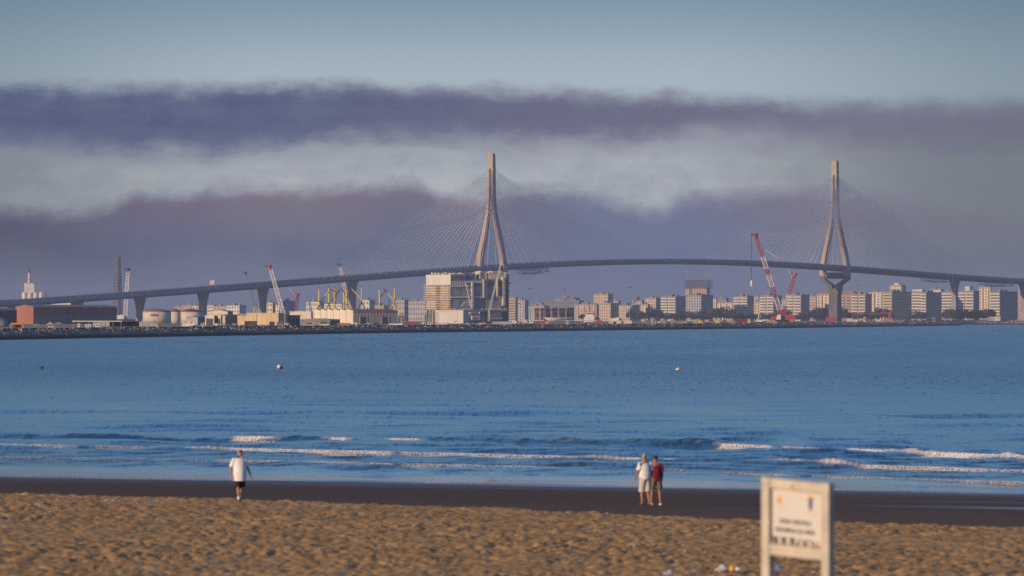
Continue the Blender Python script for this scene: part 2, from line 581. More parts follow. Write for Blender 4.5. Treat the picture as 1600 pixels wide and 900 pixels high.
for c in CRESTS:
    dl, a = crest_dist(c, Xg, Yg)
    hh = c['h'] * (0.85 + 0.25 * vnoise(a / 3.0, a * 0 + 9.5, 8) + 0.30 * vnoise(a / 0.9, dl / 0.9, 18) + 0.24 * vnoise(a / 0.33, dl / 0.4, 19))
    prof = np.where(dl < 0, np.exp(-(dl / (0.30 * c['w'])) ** 2), np.exp(-(dl / c['w']) ** 2))
    Zs += hh * prof
    fs = foam_strength(c, Xg, Yg)
    lump = vnoise(Xg / 0.35, Yg / 0.5, 21) * 0.5 + vnoise(Xg / 0.9, Yg / 1.5, 22) * 0.5
    band = np.exp(-((dl + 0.2) / (0.20 + 0.27 * c['w'])) ** 2)
    foamg = np.maximum(foamg, np.clip(np.sqrt(fs) * band * 1.8 + lump * 0.42 - 0.55, 0, 1))

water = bpy.data.materials.new('sea_water')
water.use_nodes = True
N = NT(water.node_tree)
p = water.node_tree.nodes['Principled BSDF']
geo = N.n('ShaderNodeNewGeometry')
sepp = N.n('ShaderNodeSeparateXYZ'); water.node_tree.links.new(geo.outputs['Position'], sepp.inputs[0])
wx, wy, wz = sepp.outputs
tt = N.math('MULTIPLY_ADD', wx, NS[0], N.math('MULTIPLY', N.math('SUBTRACT', wy, 271.3), NS[1]))
calm_n = N.step(tt, 4.0, 22.0)
small = N.noise(N.xyz(N.math('MULTIPLY', wx, 2.6), N.math('MULTIPLY', wy, 0.9), 0.0), 1.0, 4.0, 0.62)
mid = N.noise(N.xyz(N.math('MULTIPLY', wx, 0.5), N.math('MULTIPLY', wy, 0.10), 4.0), 1.0, 4.0, 0.62)
far_ = N.noise(N.xyz(N.math('MULTIPLY', wx, 0.10), N.math('MULTIPLY', wy, 0.012), 9.0), 1.0, 5.0, 0.65)
hgt = N.math('ADD', N.math('MULTIPLY', small, 0.16), N.math('ADD', N.math('MULTIPLY', mid, 0.9), N.math('MULTIPLY', far_, 3.0)))
bp = N.n('ShaderNodeBump')
bp.inputs['Distance'].default_value = 1.0
N.put(bp.inputs['Strength'], N.math('ADD', N.math('MULTIPLY_ADD', calm_n, 0.19, 0.006), N.math('MULTIPLY', N.step(tt, 200.0, 560.0), 0.40)))
N.put(bp.inputs['Height'], hgt)
def slopes(kx, ky, seed):
    m = N.n('ShaderNodeTexNoise')
    N.put(m.inputs['Vector'], N.xyz(N.math('MULTIPLY', wx, kx), N.math('MULTIPLY', wy, ky), seed))
    m.inputs['Scale'].default_value = 1.0; m.inputs['Detail'].default_value = 3.0; m.inputs['Roughness'].default_value = 0.62
    return m.outputs[0]
near_w = N.math('SUBTRACT', 1.0, N.step(tt, 150.0, 420.0))
far_w = N.step(tt, 450.0, 1300.0)
sl = N.math('ADD', N.math('MULTIPLY', N.math('SUBTRACT', slopes(4.5, 0.35, 1.0), 0.5), N.math('MULTIPLY_ADD', near_w, 0.35, 0.25)),
            N.math('ADD', N.math('MULTIPLY', N.math('SUBTRACT', slopes(2.2, 0.07, 5.0), 0.5), N.math('SUBTRACT', N.math('SUBTRACT', 1.0, N.math('MULTIPLY', far_w, 0.6)), N.math('MULTIPLY', near_w, 0.6))),
                   N.math('MULTIPLY', N.math('SUBTRACT', slopes(0.8, 0.012, 9.0), 0.5), N.math('MULTIPLY_ADD', far_w, 0.9, 0.25))))
vadd = N.n('ShaderNodeVectorMath', operation='ADD'); vnorm = N.n('ShaderNodeVectorMath', operation='NORMALIZE')
water.node_tree.links.new(geo.outputs['Normal'], vadd.inputs[0])
N.put(vadd.inputs[1], N.xyz(N.math('MULTIPLY', sl, N.math('MULTIPLY', calm_n, 0.10)), N.math('MULTIPLY', sl, N.math('MULTIPLY', calm_n, N.math('MULTIPLY_ADD', near_w, 0.30, -0.70))), 0.0))
water.node_tree.links.new(vadd.outputs[0], vnorm.inputs[0])
water.node_tree.links.new(vnorm.outputs[0], bp.inputs['Normal'])
water.node_tree.links.new(bp.outputs[0], p.inputs['Normal'])
att = N.n('ShaderNodeAttribute'); att.attribute_name = 'foam'
fmask = att.outputs['Fac']
deep = N.mix(N.step(tt, 0, 60), (0.045, 0.042, 0.038, 1), (0.010, 0.046, 0.092, 1))
N.put(p.inputs['Base Color'], N.mix(fmask, deep, (0.72, 0.70, 0.68, 1)))
patch = N.noise(N.xyz(N.math('MULTIPLY', wx, 0.02), N.math('MULTIPLY', wy, 0.004), 2.0), 1.0, 3.0, 0.5)
rgh = N.math('ADD', N.math('MULTIPLY', calm_n, N.math('MULTIPLY_ADD', near_w, -0.08, 0.17)), N.math('MULTIPLY_ADD', patch, 0.10, 0.02))
N.put(p.inputs['Roughness'], N.mix(fmask, rgh, (0.9, 0.9, 0.9, 1)))
p.inputs['IOR'].default_value = 1.33

keep = (Tg > -3.0)
sea = grid_mesh('sea', Xg, Yg, Zs, water, 'structure', True, keep)
fa = sea.data.attributes.new('foam', 'FLOAT', 'POINT')
fa.data.foreach_set('value', foamg.ravel().astype(np.float32))

# --- foam of the breakers: small broken clots heaped along the crests
fb = MB()
OCT = [(1, 0, 0), (-1, 0, 0), (0, 1, 0), (0, -1, 0), (0, 0, 1), (0, 0, -1)]
OCF = [(0, 2, 4), (2, 1, 4), (1, 3, 4), (3, 0, 4), (2, 0, 5), (1, 2, 5), (3, 1, 5), (0, 3, 5)]
for c in CRESTS:
    if not c['foam']:
        continue
    nn = int(95000 * min(1.0, c['h'] / 0.22 + 0.35))
    aa = rng.uniform(-80, 64, nn)
    t0 = np.interp(aa, c['a'], c['t']) + 0.35 * vnoise(aa / 3.1, aa * 0 + 0.5, 5) + 0.16 * vnoise(aa / 0.9, aa * 0 + 1.5, 6)
    off = -np.abs(rng.normal(0, 0.42 * c['w'] ** 0.9, nn)) + 0.12
    X, Y = from_at(aa, t0 + off)
    fs = foam_strength(c, X, Y)
    dens = fs * (0.8 + 0.5 * vnoise(aa / 0.8, aa * 0 + 3.5, 31) + 0.3 * vnoise(aa / 0.25, aa * 0, 32))
    ok = (rng.uniform(0, 1, nn) < dens) & (np.abs(X / Y) < 0.12)
    prof = c['h'] * np.exp(-(off / (0.30 * c['w'])) ** 2)
    for x, y, z, s in zip(X[ok], Y[ok], prof[ok], fs[ok]):
        r = random.uniform(0.009, 0.024) * (0.45 + 1.1 * c['h'] / 0.22 * s)
        zz = z + random.uniform(-0.2, 0.9) * r * 1.4
        ra, rb, rc = r * random.uniform(0.8, 2.4), r * random.uniform(0.8, 1.5), r * random.uniform(0.5, 1.1)
        th = random.uniform(0, 3.14); ct, st = math.cos(th), math.sin(th)
        fb.add([(x + ct * ra * q[0] - st * rb * q[1], y + st * ra * q[0] + ct * rb * q[1], zz + rc * q[2]) for q in OCT], OCF)
foam_m = mat('sea_foam', (0.74, 0.71, 0.69), 0.9, 0.10, 1.5)
foam = fb.build('breaker_foam', foam_m, None, True, 'stuff')

# --- wet sand: one smooth sheet, a mirror where the last wash has just drained
Yw, Cw = np.meshgrid(np.arange(150.0, 330.0, 0.8), np.linspace(-1, 1, 201) * 0.17, indexing='ij')
Xw = Yw * Cw
Tw = shore_t(Xw, Yw)
Zw = wet_z(Tw) + 0.012 * vnoise(Xw / 6, Yw / 6, 3) * np.clip(-Tw / 15, 0, 1) - np.clip(Tw, 0, 60) * 0.02 + np.exp(-(Tw / 9) ** 2) * (0.020 * vnoise(shore_a(Xw, Yw) / 7.5, Tw / 40, 71) + 0.008 * vnoise(shore_a(Xw, Yw) / 2.4, Tw / 20, 72))
# shallow runnels lying along the shore
wet = bpy.data.materials.new('wet_sand')
wet.use_nodes = True
N = NT(wet.node_tree); p = wet.node_tree.nodes['Principled BSDF']
geo = N.n('ShaderNodeNewGeometry'); s3 = N.n('ShaderNodeSeparateXYZ'); wet.node_tree.links.new(geo.outputs['Position'], s3.inputs[0])
wx, wy, wz = s3.outputs
tt = N.math('MULTIPLY_ADD', wx, NS[0], N.math('MULTIPLY', N.math('SUBTRACT', wy, 271.3), NS[1]))
aa_ = N.math('SUBTRACT', N.math('MULTIPLY', wx, NS[1]), N.math('MULTIPLY', N.math('SUBTRACT', wy, 271.3), NS[0]))
nz = N.noise(N.xyz(N.math('MULTIPLY', aa_, 0.045), N.math('MULTIPLY', tt, 0.30), 0.0), 1.0, 4.0, 0.55)
nz2 = N.noise(N.xyz(N.math('MULTIPLY', aa_, 0.25), N.math('MULTIPLY', tt, 1.6), 7.0), 1.0, 4.0, 0.6)
film = N.step(N.math('ADD', tt, N.math('MULTIPLY_ADD', N.math('SUBTRACT', nz, 0.5), 14.0, N.math('MULTIPLY', N.math('SUBTRACT', nz2, 0.5), 3.0))), -6.5, -2.5)
# standing water in two long runnels towards the far end of the beach
run1 = N.math('SUBTRACT', 1.0, N.step(N.math('ABSOLUTE', N.math('ADD', N.math('SUBTRACT', tt, -34.0), N.math('MULTIPLY_ADD', N.math('SUBTRACT', nz2, 0.5), 3.0, N.math('MULTIPLY', N.math('SUBTRACT', aa_, 45.0), 0.10)))), 0.5, 3.2))
run1 = N.math('MULTIPLY', run1, N.step(N.math('ADD', aa_, N.math('MULTIPLY', N.math('SUBTRACT', nz, 0.5), 6)), 31.0, 46.0))
run2 = N.math('SUBTRACT', 1.0, N.step(N.math('ABSOLUTE', N.math('ADD', N.math('SUBTRACT', tt, -23.0), N.math('MULTIPLY', N.math('SUBTRACT', nz2, 0.5), 5.0))), 0.4, 5.5))
run2 = N.math('MULTIPLY', N.math('MULTIPLY', run2, N.step(aa_, 22.0, 40.0)), N.math('MULTIPLY', N.step(nz, 0.42, 0.62), 0.5))
film = N.math('MAXIMUM', film, N.math('MAXIMUM', N.math('MULTIPLY', run1, 0.85), run2))
dry_in = N.step(N.math('ADD', tt, N.math('MULTIPLY', N.math('SUBTRACT', nz2, 0.5), 6.0)), -56.0, -30.0)
base = N.mix(dry_in, (0.170, 0.108, 0.068, 1), (0.130, 0.084, 0.056, 1))
base = N.mix(N.math('MULTIPLY', nz2, 0.5), base, (0.085, 0.060, 0.047, 1))
N.put(p.inputs['Base Color'], base)
damp = N.step(N.math('ADD', tt, N.math('MULTIPLY', N.math('SUBTRACT', nz, 0.5), 18.0)), -24.0, -2.0)
N.put(p.inputs['Roughness'], N.mix(film, N.mix(damp, (0.8, 0.8, 0.8, 1), (0.36, 0.36, 0.36, 1)), (0.06, 0.06, 0.06, 1)))
N.put(p.inputs['Specular IOR Level'], N.math('ADD', N.math('MULTIPLY', film, 0.36), N.math('MULTIPLY_ADD', damp, 0.04, 0.05)))
b1 = N.n('ShaderNodeBump'); b1.inputs['Distance'].default_value = 0.01
N.put(b1.inputs['Strength'], N.math('MULTIPLY_ADD', film, -0.45, 0.5))
N.put(b1.inputs['Height'], N.noise(N.xyz(N.math('MULTIPLY', wx, 5.0), N.math('MULTIPLY', wy, 5.0), 0.0), 1.0, 4.0, 0.6))
wet.node_tree.links.new(b1.outputs[0], p.inputs['Normal'])
wet_sand = grid_mesh('wet_sand', Xw, Yw, Zw, wet, 'structure')

# --- dry trampled sand
def dry_rows():
    r = [14.0]
    while r[-1] < 244:
        r.append(r[-1] + (1.5 if r[-1] < 100 else 0.16))
    return np.array(r)

Yd, Cd = np.meshgrid(dry_rows(), np.linspace(-1, 1, 581) * 0.135, indexing='ij')
Xd = Yd * Cd
Td = shore_t(Xd, Yd); Ad = shore_a(Xd, Yd)
Ed = dry_edge(Ad) + 0.7 * vnoise(Ad / 2.3, Ad * 0 + 0.3, 51) + 0.35 * vnoise(Ad / 0.7, Ad * 0 + 0.3, 52)
In = Ed - Td
ramp = np.clip(In / 1.3, 0, 1); ramp = ramp * ramp * (3 - 2 * ramp)
cells = vnoise(Xd / 0.15 + 3, Yd / 0.26, 61)
tread = np.clip(np.abs(vnoise(Xd / 0.22 + 9, Yd / 0.36, 63)) - 0.10, 0, 1)
patchy = 0.9 + 0.35 * vnoise(Xd / 2.6, Yd / 5.0, 66)
lumps = patchy * (0.024 * vnoise(Xd / 0.30, Yd / 0.5, 60) + 0.044 * cells + 0.016 * vnoise(Xd / 0.115, Yd / 0.22, 65) - 0.108 * tread) \
    + 0.018 * vnoise(Xd / 1.2, Yd / 1.9, 62) + 0.03 * vnoise(Xd / 7, Yd / 9, 64) + 0.03
Zd = wet_z(dry_edge(Ad)) + 0.10 * ramp + 0.0155 * np.maximum(In, 0) + lumps * (0.25 + 0.75 * ramp) - np.clip(-In, 0, 3) * 0.25 - 0.02
sand = bpy.data.materials.new('dry_sand')
sand.use_nodes = True
N = NT(sand.node_tree); p = sand.node_tree.nodes['Principled BSDF']
g = N.n('ShaderNodeNewGeometry')
n1 = N.noise(g.outputs['Position'], 0.35, 4.0, 0.6)
n2 = N.noise(g.outputs['Position'], 3.0, 5.0, 0.65)
n3 = N.noise(g.outputs['Position'], 40.0, 2.0, 0.6)
c1 = N.mix(N.step(n1, 0.3, 0.7), (0.41, 0.240, 0.100, 1), (0.56, 0.335, 0.140, 1))
c1 = N.mix(N.step(n2, 0.52, 0.72), c1, (0.26, 0.165, 0.085, 1))
c1 = N.mix(N.step(n3, 0.68, 0.74), c1, (0.52, 0.43, 0.32, 1))
N.put(p.inputs['Base Color'], c1)
p.inputs['Roughness'].default_value = 0.95
p.inputs['Specular IOR Level'].default_value = 0.1
b2 = N.n('ShaderNodeBump'); b2.inputs['Distance'].default_value = 0.02; b2.inputs['Strength'].default_value = 0.7
N.put(b2.inputs['Height'], N.noise(g.outputs['Position'], 14.0, 4.0, 0.6))
sand.node_tree.links.new(b2.outputs[0], p.inputs['Normal'])
dry_sand = grid_mesh('dry_sand', Xd, Yd, Zd, sand, 'structure', True, In > -1.6)

# --- far land: the quay behind the breakwater and the town's shore
BW = [(-900, 0), (-60, 532.6), (0, 531), (300, 525.5), (600, 520.3), (920, 516.6), (1220, 512.8), (1500, 508.5)]
BWP = []
for x_, y_ in BW[1:]:
    X, D = plane_at([x_], [y_], 0.0)
    BWP.append((float(X[0]), float(D[0])))
d0 = (BWP[1][0] - BWP[0][0], BWP[1][1] - BWP[0][1])
BWP.insert(0, (BWP[0][0] - d0[0] * 6, BWP[0][1] - d0[1] * 6))
FAR_Q = [(380.0, 6960.0), (640.0, 7010.0), (1200.0, 7080.0), (3600.0, 7300.0)]
BACK = 9.0                                           # rock slope width

def offs(path, w):
    out = []
    for i, q in enumerate(path):
        a, b = path[max(i - 1, 0)], path[min(i + 1, len(path) - 1)]
        dx, dy = b[0] - a[0], b[1] - a[1]; L = math.hypot(dx, dy)
        out.append((q[0] - dy / L * w, q[1] + dx / L * w))
    return out

inner = offs(BWP, 7.0)
poly = inner + [(inner[-1][0] - 30, 6300.0)] + offs(FAR_Q, 7.0) + [(6000, 7400), (6000, 40000), (-9000, 40000), (-9000, inner[0][1])]
gm = bpy.data.meshes.new('ground')
bm = bmesh.new()
gv = [bm.verts.new((x_, y_, LAND)) for x_, y_ in poly]
bm.faces.new(gv)
bmesh.ops.triangulate(bm, faces=bm.faces[:])
bmesh.ops.recalc_face_normals(bm, faces=bm.faces[:])
bm.to_mesh(gm); bm.free()
gm.materials.append(ground_m)
ground = link('ground', gm, None, 'structure')


def rock_bank(name, label, path, n_rocks, top, rmin, rmax):
    root = thing(name, label, 'breakwater', (0, 0, 0))
    core = MB(); rocks = MB()
    seg = []
    for (x0, y0), (x1, y1) in zip(path[:-1], path[1:]):
        L = math.hypot(x1 - x0, y1 - y0)
        seg.append((x0, y0, x1, y1, L))
        ux, uy = (x1 - x0) / L, (y1 - y0) / L
        nx, ny = -uy, ux
        pr = [(-2.0, -1.0), (5.5, top - 0.8), (10.5, top - 0.6), (13.0, LAND - 0.5), (13.0, -1.0)]
        k = len(pr)
        vs = [(x0 + nx * q, y0 + ny * q, z) for q, z in pr] + [(x1 + nx * q, y1 + ny * q, z) for q, z in pr]
        core.add(vs, [(i, i + k, (i + 1) % k + k, (i + 1) % k) for i in range(k)] + [tuple(range(k - 1, -1, -1)), tuple(range(k, 2 * k))])
    core.build('core', rock_m, root)
    # more stones where the bank is near: equal numbers per photo column
    cum = []
    for s in seg:
        cum.append(s[4] / (0.5 * (s[1] + s[3])))
    tot = sum(cum)
    for _ in range(n_rocks):
        w = random.uniform(0, tot); i = 0
        while w > cum[i]:
            w -= cum[i]; i += 1
        x0, y0, x1, y1, L = seg[i]
        k = w / cum[i]
        k = (k * y0) / (y1 + k * (y0 - y1)) if y1 > y0 else k     # even spread in the picture means thinning with distance
        nx, ny = -(y1 - y0) / L, (x1 - x0) / L
        q = random.uniform(-1.5, 12.5)
        z = (q + 2) / 7.5 * (top + 0.2) - 1.0 if q < 5.5 else top - 0.7
        r = (rmin + (rmax - rmin) * random.random() ** 1.8) * (1.0 if q < 5.5 else 0.85)
        cx, cy = x0 + (x1 - x0) * k + nx * q, y0 + (y1 - y0) * k + ny * q
        pts = []
        for v in OCT:
            s = random.uniform(0.65, 1.2)
            pts.append((cx + v[0] * r * s + random.uniform(-.2, .2) * r, cy + v[1] * r * s + random.uniform(-.2, .2) * r, z + v[2] * r * s * 0.85 + random.uniform(0, .3) * r))
        rocks.add(pts, OCF)
    rocks.build('rubble', rock_m, root, False, 'stuff')
    return root


rock_bank('breakwater', 'long rubble stone breakwater running the whole width in front of the shipyard', BWP, 14000, 3.3, 0.5, 1.4)
rock_bank('breakwater', 'low distant stone bank behind the breakwater tip, under the last bridge piers', FAR_Q[:3], 1500, 4.9, 0.9, 1.9)

# ------------------------------------------------------------------ the cable-stayed bridge
BU = (0.634, 0.7733)                       # along the bridge, away from the camera to the right
BV = (0.7733, -0.634)                      # across it, towards the camera's right
P1 = (-20.6, 6450.0)
SPAN = 582.0
def bpt(s, v, z):
    return Vector((s * BU[0] + v * BV[0], s * BU[1] + v * BV[1], z))
def s_of_px(x):
    k = (x - 800) / FP
    return (k * P1[1] - P1[0]) / (BU[0] - k * BU[1])
tops = [(-150, 477), (0, 469.5), (100, 463.5), (218, 456), (320, 447.8), (420, 440), (520, 432.5), (600, 426.3), (660, 421.3), (760, 414.8), (800, 412.3),
        (860, 408.7), (920, 406), (1000, 404.4), (1100, 405.3), (1220, 409.2), (1300, 414.5), (1360, 419), (1480, 428.5), (1600, 436), (1750, 444)]
ts = np.array([s_of_px(a) for a, _ in tops])
tz = np.array([CAMH - (b - HZ) * (P1[1] + BU[1] * s) / FP for (a, b), s in zip(tops, ts)])
pf = np.polyfit(ts / 500.0, tz, 7)
def rail_z(s):
    return float(np.polyval(pf, s / 500.0))
SCR = 2.4                                  # screens stand this high above the road
def road_z(s):
    return rail_z(s) - SCR

bridge = thing('cable_stayed_bridge', 'long cable stayed road bridge with two pale concrete towers crossing behind the shipyard', 'bridge', (P1[0], P1[1], 0))
S0, S1 = -900.0, SPAN + 470.0
ss = np.arange(S0, S1 + 1, 12.0)
prof = [(-16.5, 0.0), (16.5, 0.0), (16.5, -1.0), (9.0, -3.4), (-9.0, -3.4), (-16.5, -1.0)]
dm = MB(); vs = []; fs = []
for s in ss:
    z = road_z(s)
    vs += [bpt(s, v, z + q) for v, q in prof]
k = len(prof)
for i in range(len(ss) - 1):
    for j in range(k):
        fs.append((i * k + j, (i + 1) * k + j, (i + 1) * k + (j + 1) % k, i * k + (j + 1) % k))
fs += [tuple(range(k)), tuple(range((len(ss)) * k - 1, (len(ss) - 1) * k - 1, -1))]
dm.add(vs, fs)
deck = dm.build('deck', deck_m, bridge)
for side in (-1, 1):
    sm = MB()
    for i in range(len(ss) - 1):
        a, b = ss[i], ss[i + 1]
        for v0, z0, z1 in ((16.3, 0.0, SCR * 0.8),):
            p_ = [bpt(a, side * v0, road_z(a) + z0), bpt(b - 0.35, side * v0, road_z(b) + z0), bpt(b - 0.35, side * v0, road_z(b) + z1), bpt(a, side * v0, road_z(a) + z1)]
            q_ = [v + Vector((BV[0] * 0.12, BV[1] * 0.12, 0)) for v in p_]
            sm.add(p_ + q_, [(0, 1, 2, 3), (7, 6, 5, 4), (0, 4, 5, 1), (1, 5, 6, 2), (2, 6, 7, 3), (3, 7, 4, 0)])
        sm.tube([bpt(a, side * 16.3, road_z(a)), bpt(a, side * 16.3, road_z(a) + SCR)], 0.14, 4)
    sm.tube([bpt(s, side * 16.3, road_z(s) + SCR) for s in ss[::3]], 0.12, 4)
    sm.build('wind_screen', screen_m, bridge)


def rect_loft(mb, sections):
    """sections: (s, q, z, along, across): rectangular rings stacked upward"""
    vs, fs = [], []
    for s, q, z, wu, wv in sections:
        for du, dv in ((-1, -1), (1, -1), (1, 1), (-1, 1)):
            vs.append(bpt(s + du * wu / 2, q + dv * wv / 2, z))
    n = len(sections)
    for i in range(n - 1):
        for j in range(4):
            fs.append((i * 4 + j, i * 4 + (j + 1) % 4, (i + 1) * 4 + (j + 1) % 4, (i + 1) * 4 + j))
    fs += [(3, 2, 1, 0), tuple((n - 1) * 4 + j for j in range(4))]
    mb.add(vs, fs)


def pylon(s, ztop, zj):
    t_ = MB()                                             # mast: two cheeks either side of the anchor slot
    rect_loft(t_, [(s, 0.0, zj - 3, 2.4, 4.6), (s, 0, zj + 8, 2.2, 4.4), (s, 0, ztop - 15, 2.0, 4.0)])
    body = t_.build('tower', dark_m, bridge)  # slot core drawn dark: shade of the recess put into its colour
    for sd in (-1, 1):
        m_ = MB()
        rect_loft(m_, [(s, sd * 16.0, road_z(s) - 9, 5.9, 5.4), (s, sd * 16.6, road_z(s) - 4, 5.9, 5.2), (s, sd * 13.8, 72, 5.8, 5.0), (s, sd * 10.3, 86, 5.7, 4.7), (s, sd * 6.9, 100, 5.5, 4.3),
                       (s, sd * 4.3, 111, 5.0, 3.8), (s, sd * 3.0, zj + 4, 5.0, 3.2), (s, sd * 2.5, zj + 14, 4.9, 2.7), (s, sd * 2.25, ztop - 14, 4.5, 2.4)])
        m_.build('leg', concrete, body)
    h_ = MB()
    rect_loft(h_, [(s, 0, ztop - 15.2, 4.6, 7.0), (s, 0, ztop - 2.5, 4.4, 6.6), (s, 0, ztop, 3.4, 5.6)])
    h_.tube([bpt(s, -1, ztop), bpt(s, -1, ztop + 4)], 0.3, 5)
    h_.build('tower_head', concrete, body)
    l_ = MB()
    zd = road_z(s)
    for sd in (-1, 1):
        rect_loft(l_, [(s, sd * 4.2, 36, 6.6, 6.4), (s, sd * 5.2, 42.5, 6.2, 6.0), (s, sd * 15.6, zd - 12.5, 5.4, 6.0), (s, sd * 16.0, zd - 9, 5.1, 6.3)])
    l_.build('fork', shade_conc_m, body)
    rect = MB()
    rect_loft(rect, [(s, 0, LAND - 1, 8.4, 11.5), (s, 0, 30, 7.4, 11.0), (s, 0, 36, 7.0, 13.5), (s, 0, 38.5, 6.6, 14.5)])
    rect.build('stem', shade_conc_m, body)
    c_ = MB()
    rect_loft(c_, [(s, 0, zd - 9.4, 4.4, 27.0), (s, 0, zd - 5.2, 4.4, 29.0)])
    for i in range(6):
        v = -11 + i * 4.4
        c_.tube([bpt(s - 2.6, v, zd - 10.6), bpt(s + 2.6, v, zd - 10.6)], 1.3, 6)
    c_.build('cross_beam', shade_conc_m, body)


Z1, Z2 = zat(239.5, P1[1]), zat(251.0, P1[1] + BU[1] * SPAN)
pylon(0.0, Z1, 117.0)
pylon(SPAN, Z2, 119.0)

# stays: two planes, 22 to each side of each tower
for s0, ztop in ((0.0, Z1), (SPAN, Z2)):
    for dr in (-1, 1):
        for i in range(22):
            f = i / 21.0
            zm = 122 + (ztop - 17 - 122) * f
            sd_ = 26 + (252 - 26) * f
            for pl in (-1, 1):
                b_ = bpt(s0 + dr * sd_, pl * 15.2, road_z(s0 + dr * sd_) - 0.2)
                MB().tube([bpt(s0 + dr * 1.9, pl * 1.4, zm), b_], 0.17, 4, False).build('stay_cable', cable_m, bridge)

# approach piers with flared heads
for s in (-215, -347, -433, -522, -608, -694, -780, -866, SPAN + 222, SPAN + 356, SPAN + 442):
    zt = road_z(s) - 3.4
    m_ = MB()
    rect_loft(m_, [(s, 0, LAND - 1, 4.0, 6.0), (s, 0, zt * 0.55, 4.0, 6.0), (s, 0, zt - 9, 4.2, 7.0), (s, 0, zt - 4, 4.6, 9.6), (s, 0, zt - 0.004, 5.0, 11.6)])
    m_.build('pier', concrete_dark, bridge)
for s in np.arange(S0 + 30, S1, 36.0):
    z = road_z(s)
    MB().tube([bpt(s, 0, z), bpt(s, 0, z + 9), bpt(s, 1.6, z + 9.8)], 0.11, 4).build('lamp_post', steel, bridge)
    MB().box(-0.5, 0.5, -0.3, 0.3, -0.15, 0.15).build('lamp_head', steel, bridge, loc=bpt(s, 2.0, z + 9.8))


def gantry(x0, x1, y0, drop, label, group='maintenance gantries slung under the bridge deck'):
    sa, sb = s_of_px(x0), s_of_px(x1)
    o = bpt(sa, 0, 0)
    g_ = thing('maintenance_gantry', label, 'gantry', (P1[0] + o.x, P1[1] + o.y, 0), 0, group)
    D = P1[1] + BU[1] * sa
    px_m = D / FP
    m_ = MB(); n = 10
    lo = []
    for i in range(n + 1):
        f = i / n; s = (sb - sa) * f
        zt = road_z(sa + s) - 3.9
        zb = zt - drop * px_m * (0.35 + 0.65 * math.sin(math.pi * min(1, 0.15 + f * 0.75)))
        lo.append((s, zt, zb))
    for sd in (16.2, 8.0):
        m_.tube([bpt(s, sd, zb) for s, zt, zb in lo], 0.35, 5)
        m_.tube([bpt(s, sd, zt - 0.3) for s, zt, zb in lo], 0.3, 5)
        for i in range(n):
            m_.tube([bpt(lo[i][0], sd, lo[i][2]), bpt(lo[i + 1][0], sd, lo[i + 1][1] - 0.3)], 0.16, 4)
            m_.tube([bpt(lo[i][0], sd, lo[i][1]), bpt(lo[i][0], sd, lo[i][2])], 0.16, 4)
    m_.build('truss', steel, g_)
    e_ = MB()
    s = sb - sa
    zt = road_z(sb)
    for sd in (16.9, 15.3):
        for ds in (-0.9, 0.9):
            e_.tube([bpt(s + ds, sd, zt + 3), bpt(s + ds, sd, lo[-1][2] - 1.0)], 0.3, 5)
    for i in range(6):
        z = lo[-1][2] - 0.6 + i * (zt + 3 - lo[-1][2]) / 5.5
        a = bpt(s, 16.1, z)
        e_.add([bpt(s + q, v, z + h) for h in (0, 0.25) for q, v in ((-1.1, 15.1), (1.1, 15.1), (1.1, 17.1), (-1.1, 17.1))],
               [(0, 1, 2, 3), (7, 6, 5, 4), (0, 4, 5, 1), (1, 5, 6, 2), (2, 6, 7, 3), (3, 7, 4, 0)])
    e_.build('access_tower', cream, g_)
    return g_


gantry(798, 837, 418, 7.5, 'inspection gantry under the deck just beside the nearer bridge tower')
gantry(1429, 1469.5, 434, 6.0, 'inspection gantry under the deck between the farther tower and the next pier')
gantry(1521, 1561.5, 440, 6.0, 'inspection gantry under the deck beyond the slim pier, last before the frame edge')
# overhead sign on the approach
sg = s_of_px(317)
o_ = bpt(sg, 0, 0)
g_ = thing('sign_gantry', 'small sign gantry standing on the bridge approach above a flared pier', 'sign', (P1[0] + o_.x, P1[1] + o_.y, road_z(sg)))
m_ = MB().tube([bpt(0, 15.6, 0), bpt(0, 15.6, 9.0)], 0.3, 5).tube([bpt(0, 9.6, 0), bpt(0, 9.6, 9.0)], 0.3, 5)
m_.build('post', steel, g_)
m_ = MB(); m_.add([bpt(a, v, z) for z in (4.4, 8.8) for a, v in ((-.4, 9.2), (.4, 9.2), (.4, 15.2), (-.4, 15.2))], [(0, 1, 2, 3), (7, 6, 5, 4), (0, 4, 5, 1), (1, 5, 6, 2), (2, 6, 7, 3), (3, 7, 4, 0)])
m_.build('panel', pink, g_)


# ------------------------------------------------------------------ buildings: near corner at photo column pm, lit face to pl, shaded face to pr
ANG = -math.atan2(0.6, 0.8)
def frame(pl, pm, pr, ytop, D, name, label, cat, group=None, base=LAND, ang=ANG):
    c, s = math.cos(ang), math.sin(ang)
    w1 = (pm - pl) * D / FP / abs(c)
    w2 = (pr - pm) * D / FP / max(0.15, abs(s))
    r_ = thing(name, label, cat, (xat(pm, D), D, base), ang, group)
    return r_, max(w1, 0.6), max(w2, 0.6), zat(ytop, D) - base


def windows_grid(root, w1, w2, h, fl, m=glass_m, cols1=None, cols2=None, z0=1.2, skip1=False, skip2=False):
    mb = MB()
    n1 = cols1 or max(1, int(w1 / 3.2)); n2 = cols2 or max(1, int(w2 / 3.4))
    fh = h / fl
    for f in range(fl):
        zb = f * fh + z0
        if not skip1:
            for i in range(n1):
                x = -w1 * (i + 0.5) / n1
                mb.box(x - 0.22 * w1 / n1, x + 0.22 * w1 / n1, -0.06, 0.3, zb, zb + fh * 0.48)
        if not skip2:
            for i in range(n2):
                y = w2 * (i + 0.5) / n2
                mb.box(-0.3, 0.06, y - 0.22 * w2 / n2, y + 0.22 * w2 / n2, zb, zb + fh * 0.48)
    return mb.build('window', m, root, kind='stuff')


